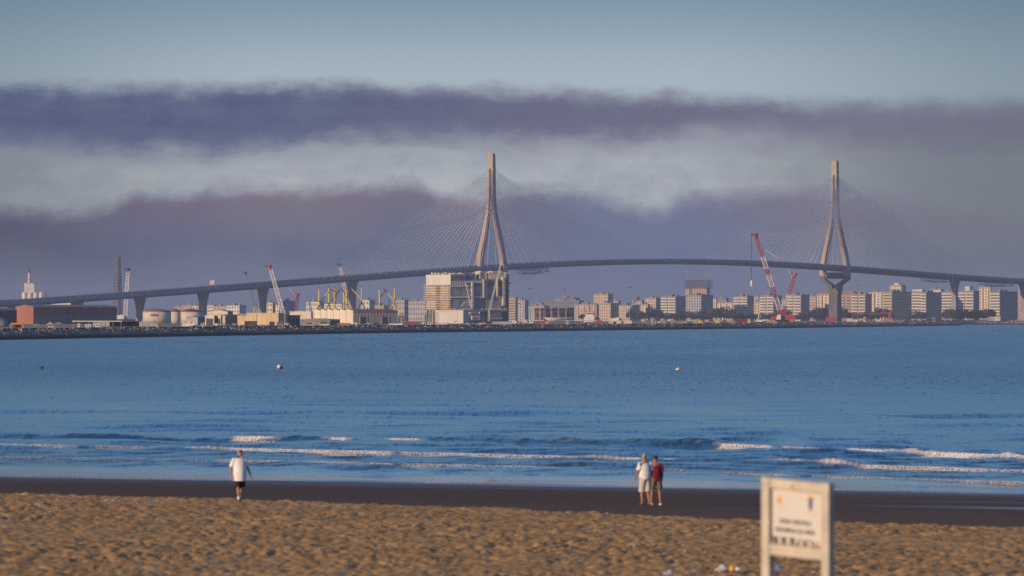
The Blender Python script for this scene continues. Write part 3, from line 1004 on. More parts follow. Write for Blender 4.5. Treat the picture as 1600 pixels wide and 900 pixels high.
def block(pl, pm, pr, ytop, D, label, wall, style='plain', fl=None, roof=roof_grey, top=None, group='apartment blocks of the town', band=None, name='apartment_block', cat='apartment block', splits=1):
    r_, w1, w2, h = frame(pl, pm, pr, ytop, D, name, label, cat, group)
    fl = fl or max(2, int(round(h / 3.2)))
    fh = h / fl
    b = MB()
    if style == 'bands':
        b.box(-w1, 0, 0.004, w2, 0, h)
        b.build('wall', wall, r_)
        rc = MB()
        gap = 1.1
        seg = []
        L = (w1 - gap * (splits - 1)) / splits
        for k in range(splits):
            seg.append((-w1 + k * (L + gap), -w1 + k * (L + gap) + L))
        for x0, x1 in seg:
            rc.box(x0 + 0.3, x1 - 0.3, -0.05, 0.5, 0.5, h - 0.4)
        rc.build('loggia', recess_m, r_)
        bandm = band or white_m
        sh = None
        for f in range(fl):
            bb = MB()
            for x0, x1 in seg:
                bb.box(x0, x1, -1.25, 0.002, 0, fh * 0.46)
            if sh is None:
                o = bb.build('balcony', bandm, r_, loc=(0, 0, f * fh + 0.2)); sh = o.data
            else:
                link('balcony', sh, r_, None, (0, 0, f * fh + 0.2))
        windows_grid(r_, w1, w2, h, fl, glass_m, skip1=True)
    elif style == 'piers':
        b.box(-w1, 0, 0.004, w2, 0, h); b.build('wall', wall, r_)
        n = max(2, int(w1 / 7)); rc = MB()
        for i in range(n):
            x = -w1 + (i + 0.75) * w1 / n
            rc.box(x - 0.9, x + 0.9, -0.05, 0.4, 1.0, h - 1.5)
        rc.build('stair_window', recess_m, r_)
        windows_grid(r_, w1, w2, h, fl, recess_m, cols1=n * 2)
    else:
        b.box(-w1, 0, 0.004, w2, 0, h); b.build('wall', wall, r_)
        windows_grid(r_, w1, w2, h, fl, recess_m if style == 'dull' else glass_m)
    rf = MB().box(-w1 - 0.3, 0.3, -0.3, w2 + 0.3, h, h + 0.5)
    rf.box(-w1 * 0.75, -w1 * 0.45, w2 * 0.25, w2 * 0.6, h + 0.5, h + 2.6)
    rf.box(-w1 * 0.25, -w1 * 0.12, w2 * 0.3, w2 * 0.5, h + 0.5, h + 2.0)
    if roof is roof_red:
        rf.prism([(-w1 - 0.4, h + 0.5), (0.4, h + 0.5), (-w1 * 0.15, h + 3.2), (-w1 * 0.85, h + 3.2)], 'y', 0.5, w2 - 0.5)
    for k in range(2):
        rf.tube([(-w1 * random.uniform(.1, .9), w2 * .4, h + 0.5), (-w1 * random.uniform(.1, .9), w2 * .4, h + random.uniform(2.5, 4.5))], 0.09, 4)
    rfo = rf.build('roof', roof, r_)
    if top:
        for (x0, x1, hh, mt) in top:
            t_ = MB().box(-w1 * x1, -w1 * x0, w2 * 0.2, w2 * 0.8, h + 0.5, h + 0.5 + hh)
            t_.build('rooftop_room', mt, rfo)
    return r_


T = 7350.0
block(928, 950, 958, 459.5, 7900, 'pale pinkish high block behind the lower flats right of the grey shed frames', tan, 'dull')
block(936, 954, 967, 474, 7300, 'square beige flats standing beside the white orange ship bridge', tan, 'dull')
block(966, 984, 1000, 477, 7400, 'low beige flats cut by the thin leaning boom', tan, 'dull')
block(1003, 1012, 1016, 476, 7300, 'small yellowish house front at the left foot of a taller tan block', yellowish, 'dull')
block(1008, 1025, 1034, 466, 7450, 'tan windowless looking block left of the white banded tower', tan, 'dull')
block(1033.5, 1056, 1073, 463.5, 7250, 'white banded tower block left of the scaffolded high rise', greyw, 'bands', 9, splits=2)
block(1072, 1095.5, 1115, 461.5, 7200, 'grey white slab with speckled front just below the scaffolded high rise', greyw, 'plain', 10)
block(1114.5, 1119, 1120.5, 467, 7500, 'narrow sunlit ochre tower strip right of the speckled slab', yellowish, 'dull')
block(1120, 1147, 1152, 473, 7600, 'low cream terrace between the speckled slab and the twin banded towers', cream, 'piers')
block(1147.5, 1168, 1178.5, 463, 7250, 'white banded tower to the left of the hanging crane hook', greyw, 'bands', 9, splits=2)
block(1178, 1188, 1191, 472, 7500, 'little tan block squeezed between two banded towers', tan, 'dull')
block(1188.5, 1209, 1222, 462, 7250, 'white banded tower crossed by the big red and white boom', greyw, 'bands', 9, splits=2)
block(1229.5, 1252, 1265.5, 461, 7250, 'white banded tower just right of the red crane pair', greyw, 'bands', 9, splits=2)
block(1264, 1275, 1280, 462.5, 7400, 'dull pink flats next to the red roofed block', pink, 'dull')
block(1277, 1299, 1304, 460, 7300, 'cream block with red tiled roof left of the bridge tower stem', cream, 'piers', roof=roof_red)
block(1314, 1337, 1341, 459.5, 7450, 'pink block with red tiled roof right of the bridge tower stem', pink, 'bands', 9, roof=roof_red, splits=3, band=pink)
block(1332, 1352.5, 1363, 460, 7250, 'white banded tower behind the tall quay light mast', greyw, 'bands', 9, splits=2, band=cream)
block(1359, 1381, 1386, 456.5, 7450, 'cream slab with dark vertical stair slots left of the big shaded block', cream, 'piers')
block(1391, 1408.5, 1416, 446, 7800, 'highest pale tower peeping over the big shaded block', cream, 'plain', top=[(0.3, 0.7, 2.5, cream)])
block(1380.5, 1394, 1427, 456.5, 7250, 'broad block with yellow balcony bands and a wide shaded side', yellowish, 'bands', 10, splits=1, band=cream)
block(1423, 1442, 1449, 456, 7350, 'slim block with pale rooms on its roof between two shaded blocks', tan, 'bands', 10, splits=1, top=[(0.1, 0.9, 2.4, cream)])
block(1440, 1447.5, 1473, 457, 7250, 'shaded block with a narrow lit edge left of the slim pier', greyw, 'bands', 10, splits=1)
block(1453, 1470, 1475, 452.5, 7700, 'white topped block showing above the shaded block left of the slim pier', white_m, 'dull')
block(1473, 1490, 1495, 456, 7350, 'pale banded block half hidden by the slim pier', tan, 'bands', 10, splits=1)
block(1497, 1521.5, 1531, 455, 7280, 'wide banded block right of the slim pier', greyw, 'bands', 10, splits=2, top=[(0.3, 0.6, 5.0, cream)])
block(1530, 1547.5, 1549.5, 449, 7500, 'sunlit ochre block with stair slots between banded blocks', yellowish, 'piers')
block(1549, 1562.5, 1593, 456, 7250, 'last broad block with a banded end and long shaded side', greyw, 'bands', 10, splits=1)
block(1592, 1606, 1630, 447, 7500, 'pink block at the edge of the frame behind the last pier', pink, 'dull')
# hazy blocks farther left
block(795, 806, 809, 465, 7000, 'terracotta scaffolded tower close behind the big steel block', pink, 'bands', 9, splits=1, band=tan)
block(806, 820, 826, 469, 7100, 'hazy grey flats right of the terracotta tower', greyw, 'dull')
block(850, 905, 912, 470, 7900, 'long hazy office slab with window rows behind the tall red mast', blue_steel, 'dull', 5)
block(868, 897, 906, 466, 8100, 'grey upper storey rising over the long hazy office slab', blue_steel, 'dull')
block(898, 932, 940, 476, 7700, 'row of pale flats behind the white orange ship bridge', tan, 'piers')
block(820, 850, 858, 478, 7700, 'faint low flats behind the twin headed light mast', greyw, 'dull')
for a in [(988, 1003, 1007, 470, 'hazy block in the gap right of the low beige flats', greyw), (1016, 1030, 1036, 471, 'hazy block rising behind the tan windowless looking block', greyw), (1120, 1134, 1139, 466.5, 'bluish block behind the narrow ochre strip', steel),
          (1176, 1186, 1190, 463.5, 'hazy block behind the little tan block', greyw), (1208, 1226, 1233, 467, 'hazy block seen between the two red crane booms', greyw), (1413, 1424, 1428, 460, 'hazy cream block behind the wide shaded side', cream),
          (956, 966, 970, 470, 'hazy narrow block behind the square beige flats', greyw), (1254, 1268, 1274, 466, 'hazy block behind the banded tower right of the red cranes', greyw), (836, 846, 851, 474, 'hazy block left of the long office slab', greyw)]:
    block(a[0], a[1], a[2], a[3], 8250, a[4], a[5], 'dull')
# low town behind the yard
LOW = [(272, 286, 290, 479.5, 'small pinkish house block beside the middle oil tank', pink), (284, 308, 313, 477.5, 'pinkish flats showing over the right oil tank', pink), (300, 310, 314, 478, 'tiny cream block touching the flared pier', cream),
       (323, 334, 337, 477, 'cream house block right of the second flared pier', cream), (334, 352, 358, 479, 'low ochre terrace in the gap between two flared piers', tan), (352, 374, 384, 477.5, 'pale flats behind the white hall', white_m),
       (396, 402, 405, 478, 'small pink block hugging the pier behind the blue boom', pink), (416, 426, 430, 473, 'orange lit block between pier and leaning lattice boom', yellowish), (424, 436, 441, 477, 'low pale block left of the glass office', white_m),
       (478, 500, 506, 471.5, 'white office block seen behind the first yellow column', white_m), (506, 534, 538, 475, 'long white flats seen through the yellow columns', white_m), (566, 577, 586, 469, 'white block with grey end right of the yellow columns', white_m),
       (618, 632, 638, 469, 'grey blue block left of the scaffolded steel block', greyw), (634, 664, 668, 471, 'long mauve flats behind the yard lamp', greyw), (620, 650, 664, 480, 'pale low row under the mauve flats', white_m), (585, 600, 606, 478, 'faint grey flats between the two yellow frames', greyw)]
for pl, pm, pr, yt, lb, mt in LOW:
    block(pl, pm, pr, yt, 6900 + random.uniform(-150, 250), lb, mt, 'dull', fl=4, group='low town blocks behind the yard', name='town_house', cat='building')
block(440, 441.5, 460, 470.5, 6700, 'slate blue office with continuous window bands behind the white lattice boom', greyw, 'bands', 6, splits=1, name='office_block', cat='office')

# the scaffolded high rise
r_, w1, w2, h = frame(1071.5, 1104, 1110, 449, 7800, 'scaffolded_tower', 'unfinished high rise wrapped in scaffolding at its top with two thin cranes', 'tower block')
MB().box(-w1, 0, 0.004, w2, 0, h).build('wall', pink, r_)
mb = MB()
for f in range(16):
    for i in range(8):
        x = -w1 * (i + 0.5) / 8
        mb.box(x - 0.9, x + 0.9, -0.06, 0.3, h - 3.4 * (f + 1) + 0.6, h - 3.4 * (f + 1) + 2.4)
mb.box(-w1 * 0.82, -w1 * 0.66, -0.08, 0.5, 0, h)
mb.build('window', recess_m, r_, kind='stuff')
sc = MB()
hs = zat(437, 7800) - zat(449, 7800)
for i in range(15):
    x = -w1 * 1.05 + i * w1 * 1.1 / 14
    for y in (-1.5, w2 * 0.5, w2 + 1.5):
        sc.tube([(x, y, h - 2), (x, y, h + hs * random.uniform(0.8, 1.1))], 0.28, 4)
for kz in range(5):
    z = h + kz * hs / 4.2
    for y in (-1.5, w2 * 0.5, w2 + 1.5):
        sc.tube([(-w1 * 1.05, y, z), (w1 * 0.05, y, z)], 0.22, 4)
    sc.box(-w1 * 1.03, w1 * 0.03, -1.4, w2 + 1.4, z - 0.12, z + 0.12)
sc.build('scaffold', mat('mauve_netting', (0.15, 0.12, 0.13), .9, .2, .4), r_)
for x, zt in ((-w1 * 0.97, zat(421, 7800) - LAND), (w1 * 0.08, zat(428, 7800) - LAND)):
    m_ = MB().tube([(x, w2 * 0.5, 0), (x, w2 * 0.5, zt)], 0.45, 4)
    m_.tube([(x - 9, w2 * 0.5, zt - 2.5), (x + 4, w2 * 0.5, zt - 2.5)], 0.3, 4)
    m_.build('tower_crane', steel, r_)

# trees at the foot of the flats: three crowns, copied
def tree_proto(k, seed, label, h):
    random.seed(seed)
    root = thing('tree', label, 'tree', (0, 0, 0))
    tk = MB().tube([(0, 0, -0.3), (0.1, 0, h * 0.3), (0.3, 0.1, h * 0.55)], [0.35, 0.25, 0.12], 6)
    for a in range(3):
        t = a * 2.1 + seed
        tk.tube([(0.1, 0, h * 0.3), (math.cos(t) * h * 0.22, math.sin(t) * h * 0.22, h * 0.62)], [0.18, 0.06], 5)
    tk.build('trunk', bark, root)
    cr = MB()
    lob = [(random.uniform(-.3, .3) * h, random.uniform(-.3, .3) * h, h * random.uniform(.42, .8), h * random.uniform(.16, .28)) for _ in range(9)]
    for cx, cy, cz, r in lob:
        for _ in range(46):
            d = Vector((random.gauss(0, 1), random.gauss(0, 1), random.gauss(0, .8))).normalized() * r * random.uniform(.55, 1.12)
            c = Vector((cx, cy, cz)) + d
            u_ = Vector((random.gauss(0, 1), random.gauss(0, 1), random.gauss(0, 1))).normalized()
            v_ = u_.cross(Vector((random.gauss(0, 1), random.gauss(0, 1), random.gauss(0, 1)))).normalized()
            s = h * random.uniform(.05, .1)
            cr.add([c + u_ * s, c + v_ * s * .7, c - u_ * s, c - v_ * s * .7], [(0, 1, 2, 3)])
    cr.build('crown', leaf_m, root)
    return root


TREES = [((985, 1003), 7, 'dark tree between the light mast and the tan flats', 15), ((1008, 1034), 5, 'dark tree in front of the tan windowless looking block', 14), ((1036, 1072), 6, 'dark tree at the foot of the banded tower left of the scaffolded high rise', 11),
         ((1075, 1112), 6, 'dark tree at the foot of the speckled slab', 12), ((1116, 1148), 9, 'dark tree in the wood below the low cream terrace', 15), ((1150, 1188), 7, 'dark tree below the crane hook and its banded tower', 12),
         ((1190, 1230), 6, 'dark tree behind the red crane bases', 12), ((1234, 1262), 6, 'dark tree below the banded tower right of the red cranes', 12), ((1264, 1294), 7, 'dark tree left of the bridge tower stem', 14),
         ((1316, 1345), 6, 'dark tree right of the bridge tower stem', 14), ((1348, 1394), 7, 'dark tree behind the red beam frame', 15), ((1424, 1446), 5, 'dark tree at the foot of the slim block with pale roof rooms', 13),
         ((1474, 1500), 6, 'dark tree around the slim pier', 14), ((1503, 1530), 5, 'dark tree in front of the wide banded block', 13), ((1530, 1552), 6, 'dark tree below the sunlit ochre block', 17), ((905, 935), 4, 'dark tree behind the white orange ship', 10),
         ((640, 662), 4, 'dark tree in the gap left of the big steel block', 9)]
ORD = ['leftmost', 'second', 'third', 'fourth', 'fifth', 'sixth', 'seventh', 'eighth', 'ninth']
protos = []
for k, h in enumerate((13.0, 15.0, 11.5)):
    protos.append(tree_proto(k, 31 + k, 'dark tree at the edge of the town', h))
kd = kids_of(None)
used = set()
random.seed(99)
for (xa, xb), n, lb, hh in TREES:
    for i in range(n):
        k = random.randrange(3)
        o = protos[k] if k not in used else copy_tree(protos[k], None, kd)
        used.add(k)
        x = xa + (xb - xa) * (i + random.uniform(.2, .8)) / n
        D = random.uniform(6990, 7120) if x < 1300 or x > 1480 else random.uniform(7090, 7180)
        s = 0.8 * hh / 13.0 * random.uniform(0.8, 1.2)
        o.location = (xat(x, D), D, LAND)
        o.scale = (s * random.uniform(.85, 1.6), s * random.uniform(.85, 1.4), s * random.uniform(.75, 1.2))
        o.rotation_euler = (0, 0, random.uniform(0, 6.28))
        o['label'] = lb.replace('dark tree', ORD[i] + ' dark tree', 1)
        o['group'] = 'trees along the foot of the flats'

# ------------------------------------------------------------------ shipyard
random.seed(5)
def lattice(mb, p, q, wp, wq, n, rc, rd=None):
    p, q = Vector(p), Vector(q)
    d = (q - p).normalized()
    a = d.cross(Vector((0, 1, 0))).normalized(); b = a.cross(d).normalized()
    rd = rd or rc * 0.6
    cs = ((-1, -1), (1, -1), (1, 1), (-1, 1))
    def pt(f, c):
        w = (wp + (wq - wp) * f) / 2
        return p + (q - p) * f + a * c[0] * w + b * c[1] * w
    for c in cs:
        mb.tube([pt(0, c), pt(1, c)], rc, 4)
    for i in range(n):
        f0, f1 = i / n, (i + 1) / n
        for j in range(4):
            c0, c1 = cs[j], cs[(j + 1) % 4]
            if i % 2:
                c0, c1 = c1, c0
            mb.tube([pt(f0, c0), pt(f1, c1)], rd, 3, False)
        mb.tube([pt(f0, cs[0]), pt(f0, cs[1])], rd, 3, False)


def crane(base, tip, D, label, segs, width, name='crawler_crane', hook=None, tail=None, body=True, tipm=None, group='lattice boom cranes in the yard', head=None):
    """base, tip: photo points of the boom; segs: [(fraction, material)]"""
    b_ = at(base[0], base[1], D); t_ = at(tip[0], tip[1], D)
    r_ = thing(name, label, 'crane', (b_.x, D, LAND), 0, group)
    o = Vector((b_.x, D, LAND))
    p, q = b_ - o, t_ - o
    f0 = 0.0
    for f1, mt in segs:
        m_ = MB()
        a, c = p + (q - p) * f0, p + (q - p) * f1
        lattice(m_, a, c, width * (1 - 0.25 * f0), width * (1 - 0.25 * f1), max(2, int((c - a).length / width / 0.9)), width * 0.11, width * 0.075)
        m_.build('boom', mt, r_)
        f0 = f1
    d = (q - p).normalized()
    if tipm:
        m_ = MB()
        w = width * 0.5
        m_.tube([q - d * width * 0.4, q + d * width * 0.9], [(w, w), (w * 1.1, w * 1.1)], 6)
        m_.tube([q + d * width * 0.7 - Vector((w * 2.2, 0, 0)), q + d * width * 0.7 + Vector((w * 1.2, 0, 0))], w * 0.5, 5)
        m_.build('boom_head', tipm, r_)
    if hook:
        hx = q + d * width * 0.7 - Vector((width * 0.9, 0, 0))
        m_ = MB().tube([hx, Vector((hx.x, hx.y, zat(hook, D) - LAND + 2))], width * 0.09, 4)
        m_.build('hoist_rope', dark_m, r_)
        m_ = MB().blob((hx.x, hx.y, zat(hook, D) - LAND), (width * 0.32, width * 0.3, width * 0.8), 6, 8)
        m_.build('hook_block', white_p, r_)
    if tail:
        e = at(tail[0], tail[1], D) - o
        MB().tube([p + (q - p) * 0.9, e], width * 0.075, 4).build('backstay', lattice_w, r_)
    if body:
        k = max(width, 2.0)
        m_ = MB()
        for s in (-1, 1):
            pr = [(-2.6 * k, 0.3), (-2.2 * k, 0), (2.2 * k, 0), (2.6 * k, 0.3), (2.6 * k, 0.5 * k), (2.2 * k, 0.65 * k), (-2.2 * k, 0.65 * k), (-2.6 * k, 0.5 * k)]
            m_.prism([(p.x + a, b) for a, b in pr], 'y', s * 1.1 * k - 0.35 * k, s * 1.1 * k + 0.35 * k)
        m_.build('crawler_track', rubber, r_)
        hx = p.x + (1.2 * k if q.x < p.x else -1.2 * k)
        m_ = MB().prism([(hx - 2.0 * k, 0.66 * k), (hx + 2.0 * k, 0.66 * k), (hx + 2.0 * k, 1.7 * k), (hx + 0.6 * k, 1.9 * k), (hx - 2.0 * k, 1.5 * k)], 'y', -0.9 * k, 0.9 * k)
        m_.build('housing', segs[0][1], r_)
        m_ = MB().prism([(p.x - 1.2 * k, 0.66 * k), (p.x - 0.2 * k, 0.66 * k), (p.x - 0.2 * k, 1.8 * k), (p.x - 0.9 * k, 1.8 * k), (p.x - 1.2 * k, 1.2 * k)], 'y', -1.7 * k, -0.95 * k)
        m_.build('cab', white_p, r_)
    return r_


LW = lattice_w
crane((1221, 493), (1182, 371), 5000, 'tall crane with a red and white boom and a hook on a long rope', [(0.07, red_m), (0.24, LW), (0.37, red_m), (0.525, LW), (0.6, red_m), (0.76, LW), (1.0, red_m)], 3.4, hook=443, tail=(1216, 404), tipm=dark_red)
crane((1223, 493), (1241, 432), 5120, 'shorter red crane leaning right beside the red and white boom', [(0.24, red_m), (0.55, LW), (1.0, red_m)], 3.0, tipm=red_m, tail=(1231, 420))
crane((443, 491), (422.5, 420), 4300, 'white lattice boom with a red head leaning left above the tan wall', [(1.0, white_p)], 2.6, tipm=red_m)
crane((545, 487), (531.5, 416), 6420, 'slim pale boom rising behind the bridge deck over the yellow columns', [(1.0, white_p)], 2.9, tipm=dark_m)
crane((195.5, 496), (200, 424), 6350, 'upright cream boom with a black head right of the tall lattice mast', [(1.0, white_p)], 3.6, tipm=dark_m)
crane((402, 490), (384.5, 428), 7050, 'faint blue grey boom behind the bridge deck left of the white boom', [(1.0, steel)], 2.6, tipm=dark_m)
crane((462, 489), (465, 463), 4500, 'small dark red crane with a thin jib pointing up left', [(1.0, dark_red)], 2.2, tipm=dark_red, tail=(451, 450))
crane((404, 490), (407, 466), 6900, 'short pale lattice mast hugging the pier left of the white boom', [(1.0, white_p)], 2.2, body=False, name='lattice_mast')
crane((968, 500), (997, 466), 3950, 'thin boom lowered to the right in front of the beige flats', [(0.75, LW), (1.0, dark_m)], 1.0, tipm=dark_m)

# tall lattice power mast whose top is lost in the fog
D = 7600
r_ = thing('lattice_tower', 'very tall tapering dark lattice tower left of the upright cream boom', 'tower', (xat(184, D), D, LAND))
m_ = MB(); H = zat(399, D) - LAND
wid = lambda z: (8.6 - 5.0 * (z / H)) * 0.76
m0 = 20
for i in range(m0):
    za, zb = H * i / m0, H * (i + 1) / m0
    ra, rb = wid(za), wid(zb)
    n = 12
    for j in range(n):
        t0, t1 = 2 * math.pi * j / n, 2 * math.pi * (j + 1) / n
        A = (ra * math.cos(t0), ra * math.sin(t0), za); B = (rb * math.cos(t0), rb * math.sin(t0), zb); C = (rb * math.cos(t1), rb * math.sin(t1), zb); Dd = (ra * math.cos(t1), ra * math.sin(t1), za)
        m_.tube([A, B], 0.3, 3, False); m_.tube([A, C], 0.2, 3, False); m_.tube([A, Dd], 0.3, 3, False)
m_.build('lattice', steel, r_)
MB().tube([(0, 0, 0), (0, 0, H - 4)], [3.0, 1.6], 8).build('inner_shaft', steel, r_)

# white silos behind the bridge
D = 7000
k = D / FP
r_ = thing('silo', 'white silo group with a tall thin tower behind the left end of the bridge', 'silo', (xat(53, D), D, LAND))
zt = lambda y: zat(y, D) - LAND
for i, x in enumerate((38.5, 47, 56, 65)):
    MB().lathe([(4.3 * k, 0), (4.3 * k, zt(458)), (3.6 * k, zt(456.5)), (0.6, zt(456))], 16, ((x - 53) * k, 0, 0)).build('bin', white_m, r_, True)
MB().box((38 - 53) * k, (54 - 53) * k, -3, 6, zt(458), zt(444)).lathe([(4 * k, zt(458)), (4 * k, zt(443)), (0.5, zt(442))], 12, ((42 - 53) * k, 0, 0)).lathe([(3 * k, zt(458)), (3 * k, zt(443)), (0.5, zt(442))], 12, ((51 - 53) * k, 0, 0)).build('head_house', white_m, r_)
w_ = MB()
for x in (40.5, 44.5, 49.5):
    w_.box((x - 53) * k, (x - 51.6) * k, -4.2 * k, 0, zt(450.5), zt(447))
w_.build('opening', recess_m, r_, kind='stuff')
MB().tube([((45.7 - 53) * k, 0, zt(445)), ((45.7 - 53) * k, 0, zt(424))], [2.6 * k, 1.5 * k], 10).build('lift_tower', cream, r_)
MB().box((44 - 53) * k, (47.6 - 53) * k, -1.8 * k, 1.8 * k, zt(426), zt(423)).tube([((45.7 - 53) * k, 0, zt(423)), ((45.7 - 53) * k, 0, zt(417))], 0.25, 4).build('lift_head', dark_m, r_)
MB().box((66 - 53) * k, (71.5 - 53) * k, -3, 8, 0, zt(457)).build('annex', steel, r_)

# brick-red hall with a long brown side
def gable_hall(pl, pm, pr, ytop, D, label, wall_end, wall_side, rise, roofm, name='warehouse', two_tone=None, cat='warehouse', group=None, doors=()):
    r_, w1, w2, h = frame(pl, pm, pr, ytop, D, name, label, cat, group)
    MB().prism([(-w1, 0), (0, 0), (0, h), (-w1 / 2, h + rise), (-w1, h)], 'y', 0, 0.4).build('gable_wall', wall_end, r_)
    MB().box(-w1 + 0.003, -0.004, 0.402, w2, 0, h - 0.05).build('wall', wall_side, r_)
    if two_tone:
        MB().box(-0.3, 0.12, 0.1, w2 - 0.1, 0.02, h * 0.52).build('plinth', two_tone, r_)
    n = max(3, int(w2 / 6)); rb = MB()
    for i in range(n + 1):
        y = w2 * i / n
        rb.box(0.0, 0.22, y - 0.16, y + 0.16, 0, h)
    rb.build('rib', wall_side, r_, kind='stuff')
    MB().prism([(0.3, h), (-w1 / 2, h + rise + 0.02), (-w1 - 0.3, h), (-w1 - 0.3, h + 0.3), (-w1 / 2, h + rise + 0.35), (0.3, h + 0.3)], 'y', -0.3, w2 + 0.3).build('roof', roofm, r_)
    for side, a, b, hh in doors:
        if side == 1:
            MB().box(-w1 * b, -w1 * a, -0.08, 0.3, 0.02, hh).build('door', dark_m, r_)
        else:
            MB().box(-0.3, 0.26, w2 * a, w2 * b, 0.02, hh).build('door', dark_m, r_)
    return r_


gable_hall(22.5, 52, 172, 480, 3600, 'brick red gabled hall with a long brown shaded side under the bridge', brick_red, mat('maroon_sheeting', (0.32, 0.12, 0.095), 0.85, 0.15, 0.2), 1.1, roof_grey, two_tone=brown_m)
gable_hall(-28, -12, 22, 485, 3500, 'dark low hall at the left frame edge beside the brick red hall', steel, dark_m, 1.0, roof_grey)
gable_hall(79, 110, 112, 472.5, 6900, 'thin pale hall roof glimpsed just under the bridge deck', cream, cream, 1.0, roof_red)
r_ = thing('storage_dome', 'dark rounded tank shell at the left frame edge', 'tank', (xat(2, 2500), 2500, LAND))
MB().lathe([(2.9, 0), (2.9, 1.0), (2.4, 2.3), (1.4, 3.1), (0.2, 3.4)], 18).build('shell', blue_steel, r_, True)
MB().lathe([(0.5, 3.2), (0.5, 3.8), (0.1, 3.9)], 8).build('hatch', dark_m, r_)

# open shed with a long flat roof
r_, w1, w2, h = frame(112, 190, 214, 501.2, 2560, 'open_shed', 'long open shed with a thin pale flat roof below the lattice tower', 'shed', ang=-0.25)
MB().box(-w1, 0.3, -0.5, w2, h - 0.35, h).build('roof', cream, r_)
MB().box(-w1 * 0.62, -0.3, w2 - 1.0, w2 - 0.7, 0, h - 0.4).build('back_wall', brown_m, r_)
for i in range(7):
    MB().box(-w1 + 0.3 + i * (w1 - 0.6) / 6 - 0.1, -w1 + 0.3 + i * (w1 - 0.6) / 6 + 0.1, 0.0, 0.25, 0, h - 0.36).build('post', steel, r_)
# long grey bunker with sloped end
r_ = thing('bunker', 'long low grey shed with a sloping right end in front of the oil tanks', 'shed', (xat(145, 2620), 2620, LAND))
k = 0.262; L = 103 * k
MB().prism([(0, 0), (L, 0), (L, 0.9), (L - 2.0, zat(502.5, 2620) - LAND), (0.5, zat(502.8, 2620) - LAND), (0, 1.6)], 'y', 0, 9).build('wall', greyw, r_)
rb = MB()
for i in range(12):
    rb.box(0.6 + i * (L - 3) / 11 - 0.12, 0.6 + i * (L - 3) / 11 + 0.12, -0.12, 0.002, 0.02, zat(503.2, 2620) - LAND)
rb.build('rib', greyw, r_, kind='stuff')
MB().box(0.2, L - 1.8, -0.3, 9.3, zat(502.5, 2620) - LAND + 0.003, zat(502.0, 2620) - LAND + 0.1).build('roof', cream, r_)

# oil tanks
def oil_tank(x0, x1, ytop, D, label, logo=False):
    k = D / FP; r = (x1 - x0) / 2 * k
    r_ = thing('oil_tank', label, 'tank', (xat((x0 + x1) / 2, D), D, LAND), 0, 'cream oil tanks')
    h = zat(ytop, D) - LAND
    MB().lathe([(r, 0), (r, h)], 36).build('shell', cream, r_, True)
    rg = MB()
    for f in (0.33, 0.66):
        rg.lathe([(r + 0.02, h * f - 0.1), (r + 0.14, h * f - 0.1), (r + 0.14, h * f + 0.1), (r + 0.02, h * f + 0.1)], 36)
    rg.build('stiffener', cream, r_)
    MB().lathe([(r + 0.25, h), (r + 0.25, h + 0.5), (r * 0.5, h + 1.5), (0.3, h + 2.0)], 36).build('roof', roof_red if logo else dark_red, r_)
    if logo:
        z = zat(492.5, D) - LAND
        for a0, a1, mt, nm in ((236.5, 241.5, blue_steel, 'sign_band'), (241.5, 248, red_m, 'sign_badge')):
            m_ = MB(); vs = []
            for i in range(5):
                x = (a0 + (a1 - a0) * i / 4 - (x0 + x1) / 2) * k
                y = -math.sqrt(max(0, (r + 0.16) ** 2 - x * x))
                vs += [(x, y, z - 0.75), (x, y, z + 0.75)]
            m_.add(vs, [(2 * i, 2 * i + 2, 2 * i + 3, 2 * i + 1) for i in range(4)])
            m_.build(nm, mt, r_)
    rail = MB()
    for j in range(24):
        t = j * math.pi / 12
        rail.tube([(r * math.cos(t), r * math.sin(t), h + 0.4), (r * math.cos(t), r * math.sin(t), h + 1.4)], 0.05, 3, False)
    rail.build('railing', steel, r_)
    return r_
oil_tank(223, 267, 487, 4200, 'large cream oil tank with a red badge right of the flared pier', True)
oil_tank(267.5, 281.5, 487, 4400, 'small cream oil tank between the two large ones')
oil_tank(282, 317, 487, 4250, 'large cream oil tank partly behind a small grey hut')
gable_hall(291, 309, 318, 496.5, 3300, 'small grey hut in front of the right oil tank', greyw, blue_steel, 0.5, roof_grey, 'hut', cat='hut')

# light masts
def mast(x, ytop, D, label, kind, ybase=None):
    r_ = thing('light_mast', label, 'light mast', (xat(x, D), D, LAND), 0, 'tall light masts of the yard')
    h = zat(ytop, D) - LAND; k = D / FP
    MB().tube([(0, 0, 0), (0, 0, h)], [0.55 * k, 0.3 * k], 8).build('pole', steel if kind != 'pale' else lattice_w, r_)
    m_ = MB()
    if kind == 'frame':
        m_.tube([(-3.2 * k, 0, h), (3.2 * k, 0, h)], 0.45 * k, 5)
        for s in (-1, 1):
            m_.tube([(s * 3.2 * k, 0, h), (s * 3.2 * k, 0, h - 3.5 * k)], 0.4 * k, 5)
    else:
        m_.lathe([(0.3 * k, -0.8 * k), (1.5 * k, 0), (1.7 * k, 0.4 * k), (0.2, 0.6 * k)], 8, (0, 0, h))
    m_.build('lamp_head', dark_m, r_)
mast(248, 461, 3400, 'tall thin light mast in front of the large oil tank with the badge', 'ring')
mast(282, 459, 3500, 'tall thin light mast between two oil tanks', 'ring')
mast(828.5, 450.5, 5400, 'tall light mast with a square bracket head right of the steel block', 'frame')
mast(882.5, 451, 5400, 'tall light mast with a red tinted head above the grey shed frames', 'ring')
mast(811.5, 474, 3800, 'short pale light pole close to the right side of the steel block', 'pale')
mast(984.3, 449, 4600, 'tall light mast beside the thin lowered boom', 'ring')
mast(1340.3, 446, 5600, 'tall light mast right of the bridge tower stem', 'ring')

